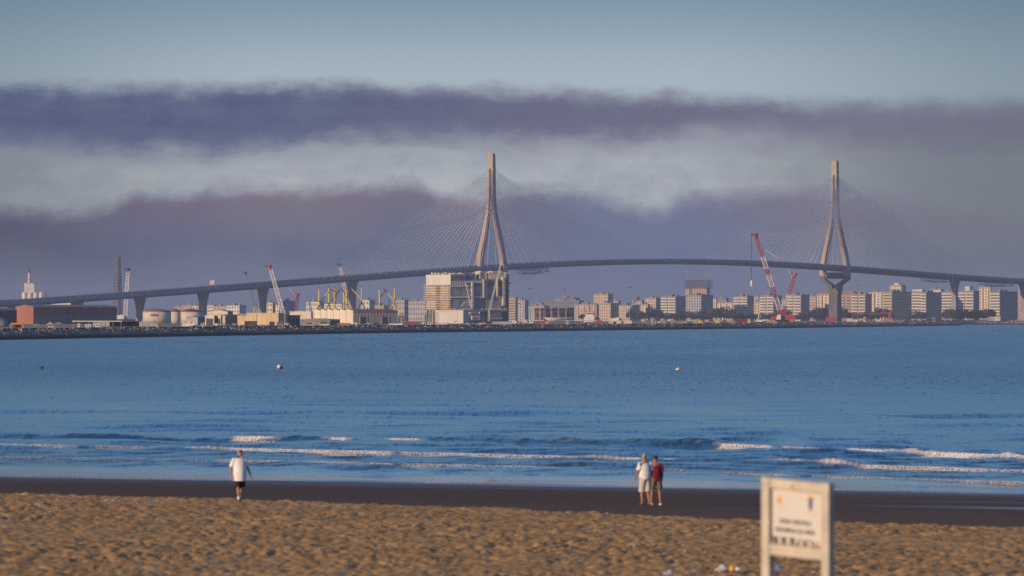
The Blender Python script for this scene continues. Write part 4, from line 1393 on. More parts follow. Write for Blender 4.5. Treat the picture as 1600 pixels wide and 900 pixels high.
# yellow gantry frame
D = 2230; k = D / FP
r_ = thing('portal_gantry', 'yellow topped gantry frame standing on the quay in front of the brick red hall', 'gantry', (xat(16.5, D), D, LAND))
zt = lambda y: zat(y, D) - LAND
MB().box(0, 20 * k, -0.5, 0.3, zt(507.3), zt(504.4)).build('beam', orange_m, r_)
for x in (0.4, 19.5):
    MB().box((x - 0.5) * k, (x + 0.5) * k, -0.2, 0.1, 0, zt(507.3) - 0.002).build('leg', yellow_m, r_)
MB().box(4 * k, 15 * k, 1.5, 3.0, 0, 1.1).build('load', dark_m, r_)
# tents
def tent(x, w, ytop, ye, D, label, m):
    k = D / FP
    r_ = thing('tent', label, 'tent', (xat(x, D), D, LAND), R(20), 'peaked tents on the quay')
    h0, h1 = zat(ye, D) - LAND, zat(ytop, D) - LAND
    a = w * k / 2 * 0.9
    MB().add([(-a, -a, h0), (a, -a, h0), (a, a, h0), (-a, a, h0), (-a * .3, -a * .3, h0 + (h1 - h0) * .55), (a * .3, -a * .3, h0 + (h1 - h0) * .55), (a * .3, a * .3, h0 + (h1 - h0) * .55), (-a * .3, a * .3, h0 + (h1 - h0) * .55), (0, 0, h1)],
             [(0, 1, 5, 4), (1, 2, 6, 5), (2, 3, 7, 6), (3, 0, 4, 7), (4, 5, 8), (5, 6, 8), (6, 7, 8), (7, 4, 8), (3, 2, 1, 0)]).build('canopy', m, r_)
    for sx_ in (-1, 1):
        for sy_ in (-1, 1):
            MB().tube([(sx_ * a * .95, sy_ * a * .95, 0), (sx_ * a * .95, sy_ * a * .95, h0)], 0.06, 4).build('leg', steel, r_)
tent(78.5, 13, 502.8, 507, 2240, 'peaked cream tent with a cabin under it, left of the open one', cream)
tent(91.5, 14, 502.8, 506.3, 2290, 'peaked grey tent open at the sides right of the cabin', greyw)
tent(57, 10, 505, 508.5, 2280, 'small low peaked tent left of the other two', greyw)


# small things along the quay
def container(x0, x1, ytop, D, label, m, rz=0.0, group='boxes and cabins along the quay', name='container', cat='container'):
    k = D / FP
    r_ = thing(name, label, cat, (xat((x0 + x1) / 2, D), D, LAND), rz, group)
    w = (x1 - x0) * k / 2; h = max(0.6, zat(ytop, D) - LAND); d = min(2.4, max(1.2, w))
    MB().box(-w, w, -d / 2, d / 2, 0.12, h).build('body', m, r_)
    rb = MB(); n = max(3, int(w * 2 / 0.8))
    for i in range(n + 1):
        x = -w + 2 * w * i / n
        rb.box(x - 0.08, x + 0.08, -d / 2 - 0.06, -d / 2 + 0.003, 0.15, h - 0.05)
    rb.build('rib', m, r_, kind='stuff')
    MB().box(-w - 0.05, w + 0.05, -d / 2 - 0.05, d / 2 + 0.05, h, h + 0.1).build('roof', m, r_)
    if name == 'cabin':
        MB().box(-w * 0.5, w * 0.1, -d / 2 - 0.08, -d / 2 + 0.003, h * 0.45, h * 0.8).build('window', glass_m, r_)
        MB().box(w * 0.4, w * 0.75, -d / 2 - 0.08, -d / 2 + 0.003, 0.15, h * 0.85).build('door', steel, r_)
    else:
        MB().box(w * 0.02, w * 0.95, -d / 2 - 0.09, -d / 2 - 0.061, 0.2, h * 0.9).build('door', m, r_)
    return r_


def vehicle(x, w, D, label, m, kind='car', group='vehicles parked on the quay'):
    k = D / FP; L = w * k / 2
    r_ = thing({'car': 'parked_car', 'van': 'parked_van', 'truck': 'truck'}[kind], label, kind, (xat(x, D), D, LAND), random.uniform(-.15, .15), group)
    h = {'car': 1.45, 'van': 2.2, 'truck': 3.0}[kind] * max(0.8, L / 2.3) ** 0.5
    if kind == 'car':
        pr = [(-L, .35), (L, .35), (L, .85), (L * .62, .95), (L * .3, h), (-L * .5, h), (-L * .85, .95), (-L, .9)]
    elif kind == 'van':
        pr = [(-L, .4), (L, .4), (L, 1.1), (L * .75, h * .95), (L * .6, h), (-L, h)]
    else:
        pr = [(-L, .7), (L, .7), (L, h * .85), (L * .62, h * .85), (L * .6, 1.4), (L * .55, h), (-L, h)]
    MB().prism(pr, 'y', -.85, .85).build('body', m, r_)
    MB().box(-L * .45, L * .25, -.88, .88, h * .68, h * .9).build('window', glass_m, r_) if kind != 'truck' else MB().box(L * .68, L * .95, -.88, .88, h * .5, h * .75).build('window', glass_m, r_)
    for s in (-.62, .62):
        MB().lathe([(.38, -.93), (.38, .93)], 10).build('wheel', rubber, r_)
        w_ = r_.children[-1] if r_.children else None
        ob = [o for o in COL.objects if o.parent == r_ and o.name.startswith('wheel')][-1]
        ob.rotation_euler = (R(90), 0, 0); ob.location = (L * s, 0, .38)
    return r_


def DB(x):   # depth a little behind the breakwater crest at this photo column
    y = np.interp(x, [b[0] for b in BW[1:]], [b[1] for b in BW[1:]])
    return CAMH * FP / (y - HZ) + 70

for a in [(75, 83.5, 510, 'cream cabin under the peaked tent', cream, 'cabin'), (122, 125, 506, 'narrow sunlit white booth at the left end of the open shed', white_p, 'cabin'), (133, 141.5, 507, 'white cabin under the middle of the open shed', white_p, 'cabin'),
          (149, 157, 506, 'grey white cabin near the right end of the open shed', white_m, 'cabin'), (314, 320.5, 505, 'small cream cabin in front of the two gabled sheds', cream, 'cabin'), (284, 297, 505.5, 'low white box below the grey hut', white_p, 'container'),
          (383, 401, 502, 'long dark container stack below the tan wall', dark_m, 'container'), (421, 429, 503, 'dark container between two white posts below the tan wall', dark_m, 'container'), (433.5, 442, 503, 'dark container next to the blue black shed', blue_steel, 'container'),
          (473, 500, 503.5, 'long pinkish site cabin below the low hall', pink, 'cabin'), (499, 515, 506.8, 'low cream container below the sawtooth wall', cream, 'container'), (527, 547, 505, 'row of rusty orange crates below the sawtooth wall', rust, 'container'),
          (608, 629, 506, 'long low white container right of the two dark doors', white_p, 'container'), (632, 651, 504, 'red container row left of the steel block', red_m, 'container'), (668, 676, 504, 'small cream cabin at the left foot of the steel block', cream, 'cabin'),
          (681, 698.5, 504.5, 'cream container below the pale panel of the steel block', cream, 'container'), (727, 732.5, 504.6, 'tiny grey container left of the blue skip', greyw, 'container'), (735, 742, 503.8, 'blue skip in front of the steel block', blue_m, 'container'),
          (747, 753, 504.5, 'small tan container right of the blue skip', tan, 'container'), (754, 758.5, 503.8, 'orange tan container right of the blue skip', orange_m, 'container'), (769, 800, 502.6, 'long pale grey pipe container at the right foot of the steel block', greyw, 'container'),
          (839, 845, 501.8, 'red box left of the white boat hull', red_m, 'container'), (852, 857, 501.6, 'red orange box under the bow of the white boat hull', orange_m, 'container'), (863, 872, 502.2, 'blue black box under the white boat hull', blue_steel, 'container'),
          (884, 888, 501, 'cream box under the white boat hull', cream, 'cabin'), (892, 901, 501.5, 'bright blue container right of the white boat hull', blue_m, 'container'), (932.5, 940, 500.5, 'red container right of the white orange ship', red_m, 'container'),
          (951, 958, 501.6, 'small cream container right of the red one', cream, 'container'), (963, 971, 501, 'bright cream container at the foot of the lowered boom', cream, 'container'), (974, 987, 501, 'second cream container at the foot of the light mast', cream, 'container'),
          (1101, 1107, 499.6, 'tan crate among the spoil heaps', tan, 'container'), (1110, 1115, 499.8, 'rust brown crate among the spoil heaps', rust, 'container'), (1117, 1124, 499.4, 'pale tan crate at the right end of the spoil heaps', tan, 'container'),
          (1152, 1167, 498.2, 'dark red container left of the white excavator', dark_red, 'container'), (1168, 1172, 498.5, 'small straw box left of the white excavator', yellowish, 'container'), (1349, 1353, 495.5, 'upright cream tank box at the foot of the light mast', cream, 'cabin')]:
    x0, x1, yt, lb, mt, nm = a
    container(x0, x1, yt, DB((x0 + x1) / 2), lb, mt, random.uniform(-.1, .1), name=nm, cat=nm)
container(1544, 1563, 495, 6990, 'long pale trailer on the far bank before the last broad block', white_m)
container(1456, 1461.5, 495.6, DB(1456) - 40, 'small container with a white roof at the tip of the breakwater', rust)
for x, w, lb, mt, kd_ in [(300, 11, 'white van below the grey hut', white_p, 'van'), (338, 9, 'white car below the two gabled sheds', white_p, 'car'), (350, 8, 'silver car in front of the leaning white post', greyw, 'car'), (357, 9, 'dark car right of the leaning white post', dark_m, 'car'),
                          (366, 8, 'pinkish car left of the dark container stack', pink, 'car'), (448, 8, 'white car in front of the blue black shed', white_p, 'car'), (556, 7, 'white car left of the first dark hall door', white_p, 'car'), (576, 8, 'silver car between the two dark hall doors', greyw, 'car'),
                          (588, 8, 'dark car just left of the second dark hall door', dark_m, 'car'), (661, 7, 'white car left of the cream cabin by the steel block', white_p, 'car'), (712, 8, 'white van below the cream lower wall of the steel block', white_p, 'van'), (804, 7, 'white van at the right end of the grey pipe container', white_p, 'van'),
                          (820, 9, 'cream truck with striped tipper below the twin headed mast', cream, 'truck'), (830, 6, 'white van right of the striped truck', white_p, 'van'), (912, 6, 'grey car in front of the white orange ship', greyw, 'car'), (1030, 6, 'white car among the left spoil heaps', white_p, 'car'),
                          (1298, 15, 'bright red truck left of the bridge tower stem', red_m, 'truck'), (1329, 10, 'white truck right of the bridge tower stem', white_p, 'truck'), (1337, 7, 'second smaller white van right of the bridge tower stem', white_p, 'van'), (1372, 7, 'white van under the red beam frame', white_p, 'van'),
                          (1238, 8, 'orange white truck at the foot of the red cranes', orange_m, 'truck'), (1270, 7, 'dark red car between the red cranes and the red truck', dark_red, 'car')]:
    vehicle(x, w, DB(x), lb, mt, kd_)
def leaning_post(x, y0, y1, D, label, m=white_p, lean=1.2):
    k = D / FP
    r_ = thing('bollard_post', label, 'post', (xat(x, D), D, LAND), 0, 'white posts on the quay')
    h = zat(y0, D) - LAND
    MB().tube([(0, 0, 0), (-lean * k * 0.3, 0, h * 0.6), (-lean * k, 0, h)], [0.7 * k, 0.6 * k, 0.3 * k], 8).build('shaft', m, r_)
    MB().lathe([(1.0 * k, 0), (1.0 * k, .25), (.6 * k, .3)], 8).build('foot', concrete, r_)
leaning_post(351.5, 492.5, 508, DB(351), 'tall tapering white post leaning left below the dark roofed hall', lean=2)
leaning_post(374.7, 502, 508, DB(375), 'short white post left of the dark container stack')
leaning_post(415.5, 501.5, 508, DB(415), 'short white post right of the dark container stack')
leaning_post(431, 501, 507, DB(431), 'short white post left of the blue black shed')
leaning_post(406.5, 503, 508, DB(406), 'stubby white post in the middle of the tan wall', lean=-1)

# sheds in the yard
gable_hall(320, 335, 336, 494, 3100, 'left one of two small gabled sheds with cream roofs', cream, dark_m, 0.7, cream, 'shed', cat='shed', doors=((1, .12, .88, 3.2),))
gable_hall(336, 345.5, 346.5, 494, 3100, 'right one of two small gabled sheds with cream roofs', cream, dark_m, 0.7, cream, 'shed', cat='shed', doors=((1, .12, .88, 3.2),))
gable_hall(325, 356, 363, 487, 4300, 'white hall with a dark rounded roof between the flared piers', cream, blue_steel, 1.2, blue_steel)
gable_hall(347, 352, 369, 493.5, 3150, 'grey brown hall joining the tan wall on its left', tan, brown_m, 0.4, roof_grey)
r_, w1, w2, h = frame(369, 435, 443.5, 490.5, 3250, 'warehouse', 'long low tan hall with a bright flat wall and a stepped top', 'warehouse')
MB().box(-w1, 0, 0, w2, 0, h).build('wall', mat('ochre_render', (0.56, 0.42, 0.24), 0.85, 0.12, 0.2), r_)
MB().box(-w1 * 0.78, 0.2, -0.25, w2 + 0.2, h, h + 0.5).build('parapet', tan, r_)
MB().box(-w1 - 0.1, -w1 * 0.78 - 0.003, -0.2, w2, h - 0.9, h + 0.2).build('low_roof', roof_grey, r_)
for f in (0.53,):
    MB().box(-w1 * f - 0.2, -w1 * f + 0.2, -0.15, 0.002, 0, h * 0.95).build('downpipe', brown_m, r_)
m_ = MB()
for i in range(9):
    m_.box(-w1 * (i + .5) / 9 - 0.06, -w1 * (i + .5) / 9 + 0.06, -0.08, 0.003, 0.02, h - 0.02)
m_.build('rib', tan, r_, kind='stuff')
r_, w1, w2, h = frame(444, 446, 468, 493.5, 2900, 'shed', 'blue black open fronted shed between the tan hall and the low hall', 'shed')
MB().box(-w1, 0, 0, w2, 0, h).build('wall', blue_steel, r_)
MB().box(-w1 - .2, .4, -.2, w2 + .2, h, h + .35).build('roof', roof_grey, r_)
for f in (0.08, 0.36, 0.66, 0.95):
    MB().box(0.003, 0.3, w2 * f - .15, w2 * f + .15, 0, h - .02).build('post', steel, r_)
for f in (0.22, 0.5, 0.8):
    MB().box(-0.2, 0.12, w2 * f - .8, w2 * f + .8, 0.02, h * .75).build('door', dark_m, r_)
gable_hall(452, 486, 488, 487.5, 3900, 'pale flat hall running behind the blue black shed', cream, tan, 0.3, cream)
gable_hall(468, 515, 530, 500, 3050, 'low hall with a brown sloping roof in front of the sawtooth wall', blue_steel, brown_m, 0.4, brown_m, doors=((1, .1, .45, 1.6), (1, .55, .9, 1.6)))

# sawtooth hall
r_, w1, w2, h = frame(487.5, 551.5, 620, 484.8, 3700, 'sawtooth_hall', 'big hall with a bright sawtooth topped wall and two dark doors in its grey side', 'warehouse', ang=-math.atan2(0.88, 0.47))
n = 6
pr = [(0, 0)]
top = []
for i in range(n):
    x0 = -w1 + i * w1 / n; x1 = x0 + w1 / n
    top += [(x0, h + 0.9), (x1, h - 0.2)]
outline = [(-w1, 0), (0, 0)] + top[::-1]
MB().prism(outline, 'y', 0, 0.5).build('gable_wall', mat('warm_white_sheeting', (0.70, 0.62, 0.50), 0.75, 0.1, 0.15, stretch=(1, 1, 0.2)), r_)
m_ = MB()
for i in range(1, n):
    m_.box(-w1 + i * w1 / n - .22, -w1 + i * w1 / n + .22, -.25, .003, 0, h - .25)
m_.build('pilaster', cream, r_)
MB().box(-w1 + 0.01, 0.001, 0.502, w2, 0, h - 1.0).build('wall', mat('mauve_grey_sheeting', (0.34, 0.29, 0.27), 0.8, 0.1, 0.15, stretch=(1, 1, 0.2)), r_)
m_ = MB()
for i in range(n):
    x0 = -w1 + i * w1 / n; x1 = x0 + w1 / n
    m_.prism([(x0, h - 1.0), (x1, h - 1.0), (x1, h - .3), (x0, h + .8)], 'y', 0.503, w2 + .2)
m_.build('roof', rust, r_)
MB().box(-.4, .35, 0.2, w2 + .3, h - .99, h - .1).build('eaves', rust, r_)
for a, b in ((0.165, 0.31), (0.655, 0.80)):
    d_ = MB().box(-.3, .12, w2 * a, w2 * b, 0.02, h * .52).build('door', dark_m, r_)
    for c_, e_ in ((a, -.4), (b, .4)):
        MB().box(-.1, .25, w2 * c_ + min(0, e_), w2 * c_ + max(0, e_), 0.02, h * .55).build('door_jamb', tan, d_)
m_ = MB()
for i in range(14):
    m_.box(-.01, .14, w2 * (i + .5) / 14 - .1, w2 * (i + .5) / 14 + .1, h * .57, h - 1.02)
m_.build('rib', greyw, r_, kind='stuff')
container(622, 633, 493, 3650, 'dark blue shed box at the right end of the sawtooth hall', blue_steel, name='shed', cat='shed')
leaning_post(627, 494.5, 506, 3600, 'pale square pillar standing right of the sawtooth hall', m=cream, lean=0)

# yellow steel frames standing behind the sawtooth hall
D = 4450; k = D / FP
def jacket(x0, label, posts, braces):
    r_ = thing('steel_jacket', label, 'steel jacket', (xat(x0, D), D, LAND), 0, 'yellow steel frames behind the sawtooth hall')
    for x, yt, yb, w in posts:
        zt_, zb_ = zat(yt, D) - LAND, max(0, zat(yb, D) - LAND)
        X = (x - x0) * k
        MB().tube([(X, 0, 0), (X, 0, zb_ + (zt_ - zb_) * .55), (X, 0, zt_)], [w * k * .5, w * k * .5, w * k * .36], 10).build('post', yellow_m, r_)
        MB().lathe([(w * k * .62, zb_ + (zt_ - zb_) * .3), (w * k * .62, zb_ + (zt_ - zb_) * .3 + .6)], 10, (X, 0, 0)).lathe([(w * k * .3, 0), (w * k * .2, 1.1), (.05, 1.4)], 8, (X, 0, zt_)).build('collar', dark_m, r_)
    for xa, ya, xb, yb, dk in braces:
        A = Vector(((xa - x0) * k, 2.0, zat(ya, D) - LAND)); B = Vector(((xb - x0) * k, -1.5, zat(yb, D) - LAND))
        A.z = max(A.z, 0); B.z = max(B.z, 0)
        MB().tube([A, B], 0.8 * k, 6).build('brace', dark_m if dk == 1 else yellow_m, r_)
jacket(498.5, 'yellow frame with a single white footed post at the left end of the row', [(498.7, 451, 480, 3.0)], [(493, 489, 498.7, 476, 1), (505, 489, 499.5, 476, 0), (502, 470, 507, 463.5, 1), (507, 463.5, 513, 456, 0)])
jacket(518, 'yellow frame with two posts and a long brace over the sawtooth ridge', [(514, 450, 484, 3.2), (522.7, 451, 482, 2.4)], [(508, 489, 514, 474, 1), (519, 489, 513, 474, 0), (517, 471, 532, 450.5, 1), (528, 489, 522, 472, 0), (515, 451.5, 522, 455, 1), (524, 466, 533, 450.5, 0)])
jacket(539.5, 'yellow frame with a close pair of posts crossed by the pale boom', [(537.3, 451, 486, 2.8), (541.8, 453.5, 486, 3.4)], [(537, 456, 542, 466, 0), (542, 456, 537, 466, 0), (537, 468, 542, 478, 0), (533, 451, 537, 456, 1), (548.6, 450.7, 542, 464, 1)])
jacket(564.9, 'yellow frame with one post and a brace falling from the pier', [(565, 449.5, 481, 2.3)], [(548.6, 450.5, 567, 470, 0), (560, 482, 565, 472, 1), (571, 482, 565, 472, 1), (549, 451, 551, 463, 1)])
jacket(593.2, 'yellow frame with a thick left post near the end of the sawtooth hall', [(593.2, 452, 486, 3.0)], [(594.5, 463.5, 602.5, 454, 1), (597, 473, 597, 486, 0)])
jacket(616.2, 'yellow frame with the last post and a hook ended brace on the right', [(616.5, 450, 478, 2.8)], [(602.5, 453, 616, 471, 0), (599, 450.5, 604, 456, 1), (610, 482, 616, 473, 0), (608, 467, 608, 486, 1), (618, 475, 627, 489, 0), (627, 489, 625, 492, 0)])

# the huge scaffolded steel block
D = 4200; k = D / FP
r_, w1, w2, h = frame(665, 704, 796, 428, D, 'steel_block', 'huge scaffolded steel block with a white top corner below the nearer bridge tower', 'steel block', ang=-math.atan2(0.88, 0.47))
zt = lambda y: zat(y, D) - LAND
lx = lambda x: (x - 704) * k / 0.47           # along the lit face
ly = lambda x: (x - 704) * k / 0.88           # along the shaded face
MB().box(-w1 + .8, -.8, .8, ly(738), 2.0, zt(428.5)).box(-w1 + 6, -.8, ly(738), w2 - 3, 2.0, zt(438)).build('hull', blue_steel, r_)
MB().box(-w1, 0.35, -.2, ly(727), zt(445.5), zt(429)).build('cladding', white_m, r_, label='white clad top corner')
m_ = MB()
for i in range(6):
    m_.box(-.4, .5, ly(727) * i / 6 - .1, ly(727) * i / 6 + .1, zt(445.3), zt(429.2))
m_.build('rib', steel, r_, kind='stuff')
MB().box(.352, .5, 0.3, ly(727), zt(438.3), zt(430)).build('side_panel', blue_steel, r_)
for i, (a, b, ya, yb) in enumerate(((665.5, 681, 447, 461), (688, 703.5, 447, 461), (665.5, 681, 470, 484), (688, 703.5, 470, 484), (665.5, 683, 461.5, 469.5), (687, 703.5, 461.5, 469.5))):
    MB().box(lx(a), lx(b), -.1, .79, zt(yb), zt(ya)).build('sheeting', (white_m, cream, white_m, tan, pink, cream)[i], r_)
MB().box(lx(682), lx(687.5), 0.1, .79, zt(484), zt(446)).build('stair_slot', rust, r_)
for i in range(14):
    y = 446.5 + i * 2.75
    m_ = MB().box(-w1 - .5, .1, -1.6, -.15, zt(y) - .12, zt(y) + .1)
    m_.tube([(-w1 - .5, -1.55, zt(y) + 1.0), (.1, -1.55, zt(y) + 1.0)], .06, 3)
    m_.build('scaffold_level', tan if i % 2 else cream, r_)
m_ = MB()
for i in range(12):
    x = -w1 - .4 + (w1 + .5) * i / 11
    m_.tube([(x, -1.6, 0), (x, -1.6, zt(446))], .09, 4)
for i in range(9):
    m_.tube([(lx(682), -1.2, zt(484 - i * 4.2)), (lx(687.5), -1.2, zt(481 - i * 4.2))], .12, 4)
m_.build('scaffold_post', tan, r_)
# shaded long face: framed plate rows
X0 = -.79
def face(a, b, ya, yb, t, nm, mt, lab=None):
    return MB().box(X0, X0 + t, ly(a), ly(b), zt(yb), zt(ya)).build(nm, mt, r_, label=lab)
for a, b, ya, yb in ((706, 720, 449, 462), (721, 735.5, 449, 462), (739, 755, 447, 463), (761, 775, 446, 465), (777, 783, 446, 462), (706, 720, 467.5, 484), (721, 735.5, 467.5, 484), (739, 757, 467, 484), (758, 783, 466, 484)):
    face(a, b, ya, yb, .35, 'plate', mat('plate_blue_grey', (0.26, 0.265, 0.29), 0.6, 0.3, 0.35))
for a, b, ya, yb in ((704.5, 737, 445.2, 448.6), (704.5, 759, 462.6, 465.8), (776, 784, 462.5, 465), (719, 755, 438.6, 442.4)):
    q = face(a, b, ya, yb, .9, 'walkway', lattice_w)
    m_ = MB()
    n = int((b - a) / 1.6)
    for i in range(n + 1):
        y = ly(a + (b - a) * i / n)
        m_.box(X0 + .9, X0 + 1.15, y - .16, y + .16, zt(yb), zt(ya))
    m_.build('baluster', lattice_w, q, kind='stuff')
for a, b, ya, yb, mt in ((736, 738.5, 440, 483, lattice_w), (754, 756.2, 436, 465, cream), (758, 759.5, 438, 466, greyw), (775.4, 776.8, 436, 462, yellowish), (784.3, 788, 433, 478, cream)):
    q = face(a, b, ya, yb, 2.2, 'column', mt)
    m_ = MB()
    for i in range(12):
        z = zt(yb) + (zt(ya) - zt(yb)) * (i + .5) / 12
        m_.box(X0 + 2.2, X0 + 2.5, ly(a) - .2, ly(b) + .2, z - .14, z + .14)
    m_.build('bracket', steel, q, kind='stuff')
# upper works
ux = lambda x, x1: X0 - (x1 - x) * k / .47          # along the lit faces of the upper works
U1 = MB().box(ux(741, 766), X0, ly(766), w2 - .4, zt(438), zt(427.6)).build('upper_deckhouse', cream, r_)
U2 = MB().box(ux(768, 789.5), X0 + .3, ly(789.5), w2 + .2, zt(438), zt(425.2)).build('upper_deckhouse', cream, r_)
for par, x1, lst in ((U1, 766, ((743, 745, 429, 431.5), (750.5, 758, 429.5, 433.5), (761, 763, 430, 432), (746, 748.5, 433, 436), (762, 765, 432.5, 436))), (U2, 789.5, ((769, 775, 426, 431), (781, 783, 427.5, 430), (777, 779, 431, 434)))):
    m_ = MB()
    for a, b, ya, yb in lst:
        y0_ = ly(x1)
        m_.box(ux(a, x1), ux(b, x1), y0_ - .1, y0_ + .3, zt(yb), zt(ya))
    m_.build('opening', recess_m, par, kind='stuff')
random.seed(3)
m_ = MB()
for i in range(22):
    x = random.uniform(738, 790); y0 = random.uniform(422, 425.5)
    m_.box(X0 - random.uniform(1, 8), X0 - .1, ly(x), ly(x + random.uniform(1, 3.4)), zt(437.5), zt(y0 + 1.2))
m_.build('rooftop_plant', cream, r_)
m_ = MB()
for i in range(13):
    x = random.uniform(670, 702)
    m_.box(lx(x), lx(min(703, x + random.uniform(.8, 3))), 1, random.uniform(2, 5), zt(428.6), zt(random.uniform(425.2, 427.4)))
for i in range(9):
    x = random.uniform(704, 727)
    m_.box(-4, .2, ly(x), ly(x + 1.2), zt(428.6), zt(random.uniform(426, 427.6)))
m_.build('rooftop_gear', yellowish, r_)
MB().box(-w1 + 8, X0, ly(727.5), ly(741), zt(438), zt(426.5)).box(-w1 + 8, X0 + .2, ly(738), ly(783), zt(438.5), zt(435.8)).build('upper_hull', steel, r_)
# right end, crowded with pipes
m_ = MB()
for i in range(16):
    y = ly(random.uniform(788.5, 797)); x = random.uniform(-8, 0)
    m_.tube([(x, y, zt(random.uniform(490, 500))), (x, y, zt(random.uniform(424, 440)))], random.uniform(.25, .6), 5)
for i in range(12):
    z = zt(random.uniform(436, 486))
    m_.tube([(random.uniform(-6, 0.3), ly(787), z), (random.uniform(-6, .3), ly(798), z)], random.uniform(.2, .45), 5)
m_.build('pipework', dark_m, r_)
MB().box(-9, X0 - .2, ly(787), ly(796), 2, zt(432)).build('end_frame', steel, r_)
# base deck and lower hull sections
MB().box(-w1 * .7, .6, -.4, ly(795), zt(486.6), zt(484.3)).build('base_deck', steel, r_)
m_ = MB()
for i in range(40):
    y = ly(704 + i * 2.2)
    m_.box(.4, .75, y - .3, y + .3, zt(484.2), zt(484.2) + random.uniform(.4, 1.3))
m_.build('deck_gear', lattice_w, r_, kind='stuff')
m_ = MB()
for a in (666, 671, 676):
    m_.tube([(lx(a), -.5, 0), (lx(a) + .6, -.5, zt(484))], .3, 5)
m_.tube([(lx(661), -.5, 0), (lx(665.5), -.5, zt(484))], .35, 5)
m_.build('prop', cream, r_)
MB().box(X0 - 8, X0 + .05, ly(722.5), ly(795), 0, zt(486.8)).build('lower_hull', blue_steel, r_)
face(735, 748, 486.8, 491, 2.6, 'hull_box', steel); face(735, 749, 491.6, 500.5, 2.0, 'hull_box', greyw); face(750, 754.5, 487, 503, 1.6, 'hull_box', blue_steel)
face(765, 783.5, 487.5, 499.5, 1.8, 'hull_box', blue_steel); face(723, 733, 487, 504, 1.2, 'hull_box', steel)
for a, y in ((732, 489.5), (747, 488.8), (736, 496.5)):
    MB().blob((X0 + 2.4, ly(a), zt(y)), (.5, .7, .8), 5, 8).build('lamp', white_p, r_)
m_ = MB()
for a in (767, 771, 775, 779, 782):
    m_.box(X0 + 1.8, X0 + 2.0, ly(a), ly(a + 1.4), zt(498.5), zt(496.8))
m_.build('hatch', lattice_w, r_, kind='stuff')
for (a, ya, b, yb, mt) in ((727, 443, 735, 483, lattice_w), (735, 446, 739, 483, lattice_w), (741, 470, 737, 484, greyw), (719, 479, 725, 472, lattice_w)):
    MB().tube([(X0 + 1.8, ly(a), zt(ya)), (X0 + 1.8, ly(b), zt(yb))], .3, 5).build('strut', mt, r_)
# low bright end hall standing before the block
r_, w1, w2, h = frame(680, 724, 725, 485.5, 4060, 'end_hall', 'low cream hall section with a large pale door in front of the steel block', 'hall', ang=-0.35)
MB().box(-w1, 0, 0, 9, 0, h).build('wall', cream, r_)
MB().box(-w1 * .87, -w1 * .20, -.12, .002, 0.3, h * .86).build('door', white_m, r_)
MB().box(-w1 - .2, .2, -.3, 9.2, h, h + .45).build('roof', white_m, r_)
MB().box(-w1, -w1 * .87 - .003, -.2, .002, 0.2, h * .9).build('side_leaf', tan, r_)
MB().box(-w1 * .17, 0.05, -.35, .002, 0.02, h - .1).build('pilaster', white_m, r_)
# slim white boom in front of the block
crane((765, 483), (783.5, 407), 4120, 'slender white boom leaning across the right side of the steel block', [(1.0, white_p)], 0.9, body=False, name='boom', group=None)
crane((763.5, 502), (764, 484), 4110, 'short white mast at the foot of the slender boom, on the quay', [(1.0, white_p)], 1.0, body=False, name='short_mast', group=None)

# grey black shed frames with rusty ends
D = 5200; k = D / FP
def frame_unit(x0, x1, y0, y1, label, mt):
    r_ = thing('caisson', label, 'caisson', (xat(x0, D), D + random.uniform(-8, 8), LAND), 0, 'dark steel caissons in a row')
    w = (x1 - x0) * k; zt_ = zat(y0, D) - LAND; zb = max(0, zat(y1, D) - LAND)
    n = max(2, int((x1 - x0) / 2.4))
    for i in range(n):
        x = w * (i + .5) / n
        MB().lathe([(w / n * .42, zb), (w / n * .42, zt_ - .8), (w / n * .5, zt_ - .75), (w / n * .5, zt_)], 12, (x, 0, 0)).build('leg', mt if i else rust, r_, True)
    MB().box(-.3, w + .3, -1.6, 1.6, zt_ - 2.0, zt_ - 1.2).build('cap_beam', tar, r_)
    m_ = MB()
    for i in range(n - 1):
        a, b = w * (i + .5) / n, w * (i + 1.5) / n
        m_.tube([(a, -.2, zb + .5), (b, -.2, zt_ - 2)], .3, 5)
    m_.tube([(0, -.2, (zb + zt_) / 2), (w, -.2, (zb + zt_) / 2)], .3, 5)
    m_.build('brace', dark_m, r_)
tar = mat('tarred_steel', (0.022, 0.022, 0.028), 0.7, 0.3, 0.4)
frame_unit(835.5, 843, 481, 500, 'left end caisson with rust red legs in the dark row', rust)
frame_unit(844, 849.5, 481, 500, 'plain dark caisson second from the left in the dark row', tar)
frame_unit(851, 860, 481.5, 497, 'dark caisson with a rusty leg above the bow of the white hull', tar)
frame_unit(861.5, 871, 481, 497, 'tallest dark caisson above the middle of the white hull', tar)
frame_unit(872.5, 883, 481.5, 497, 'dark slatted caisson above the stern of the white hull', tar)
frame_unit(885, 897, 480.8, 500, 'dark red edged caisson at the right end of the row', tar)
# white hull on the hard
D = 5050; k = D / FP
r_ = thing('boat_hull', 'white boat hull propped up ashore under the dark caissons', 'boat', (xat(850.5, D), D, LAND))
zt = lambda y: zat(y, D) - LAND
m_ = MB(); vs = []; n = 9
secs = [(0, .05, 496.6, 496.9), (3, .6, 496.6, 499.5), (8, 1.0, 496.7, 502), (16, 1.1, 496.9, 502.2), (26, 1.0, 497.0, 500.0), (36, .8, 496.6, 498.6), (43, .5, 496.4, 497.8)]
for x, w, a, b in secs:
    za, zb = zt(a), max(.3, zt(b))
    vs += [(x * k, -w * 2.2, za), (x * k, -w * 1.5, (za + zb) / 2), (x * k, 0, zb), (x * k, w * 1.5, (za + zb) / 2), (x * k, w * 2.2, za)]
fs = []
for i in range(len(secs) - 1):
    for j in range(5):
        fs.append((i * 5 + j, i * 5 + (j + 1) % 5, (i + 1) * 5 + (j + 1) % 5, (i + 1) * 5 + j))
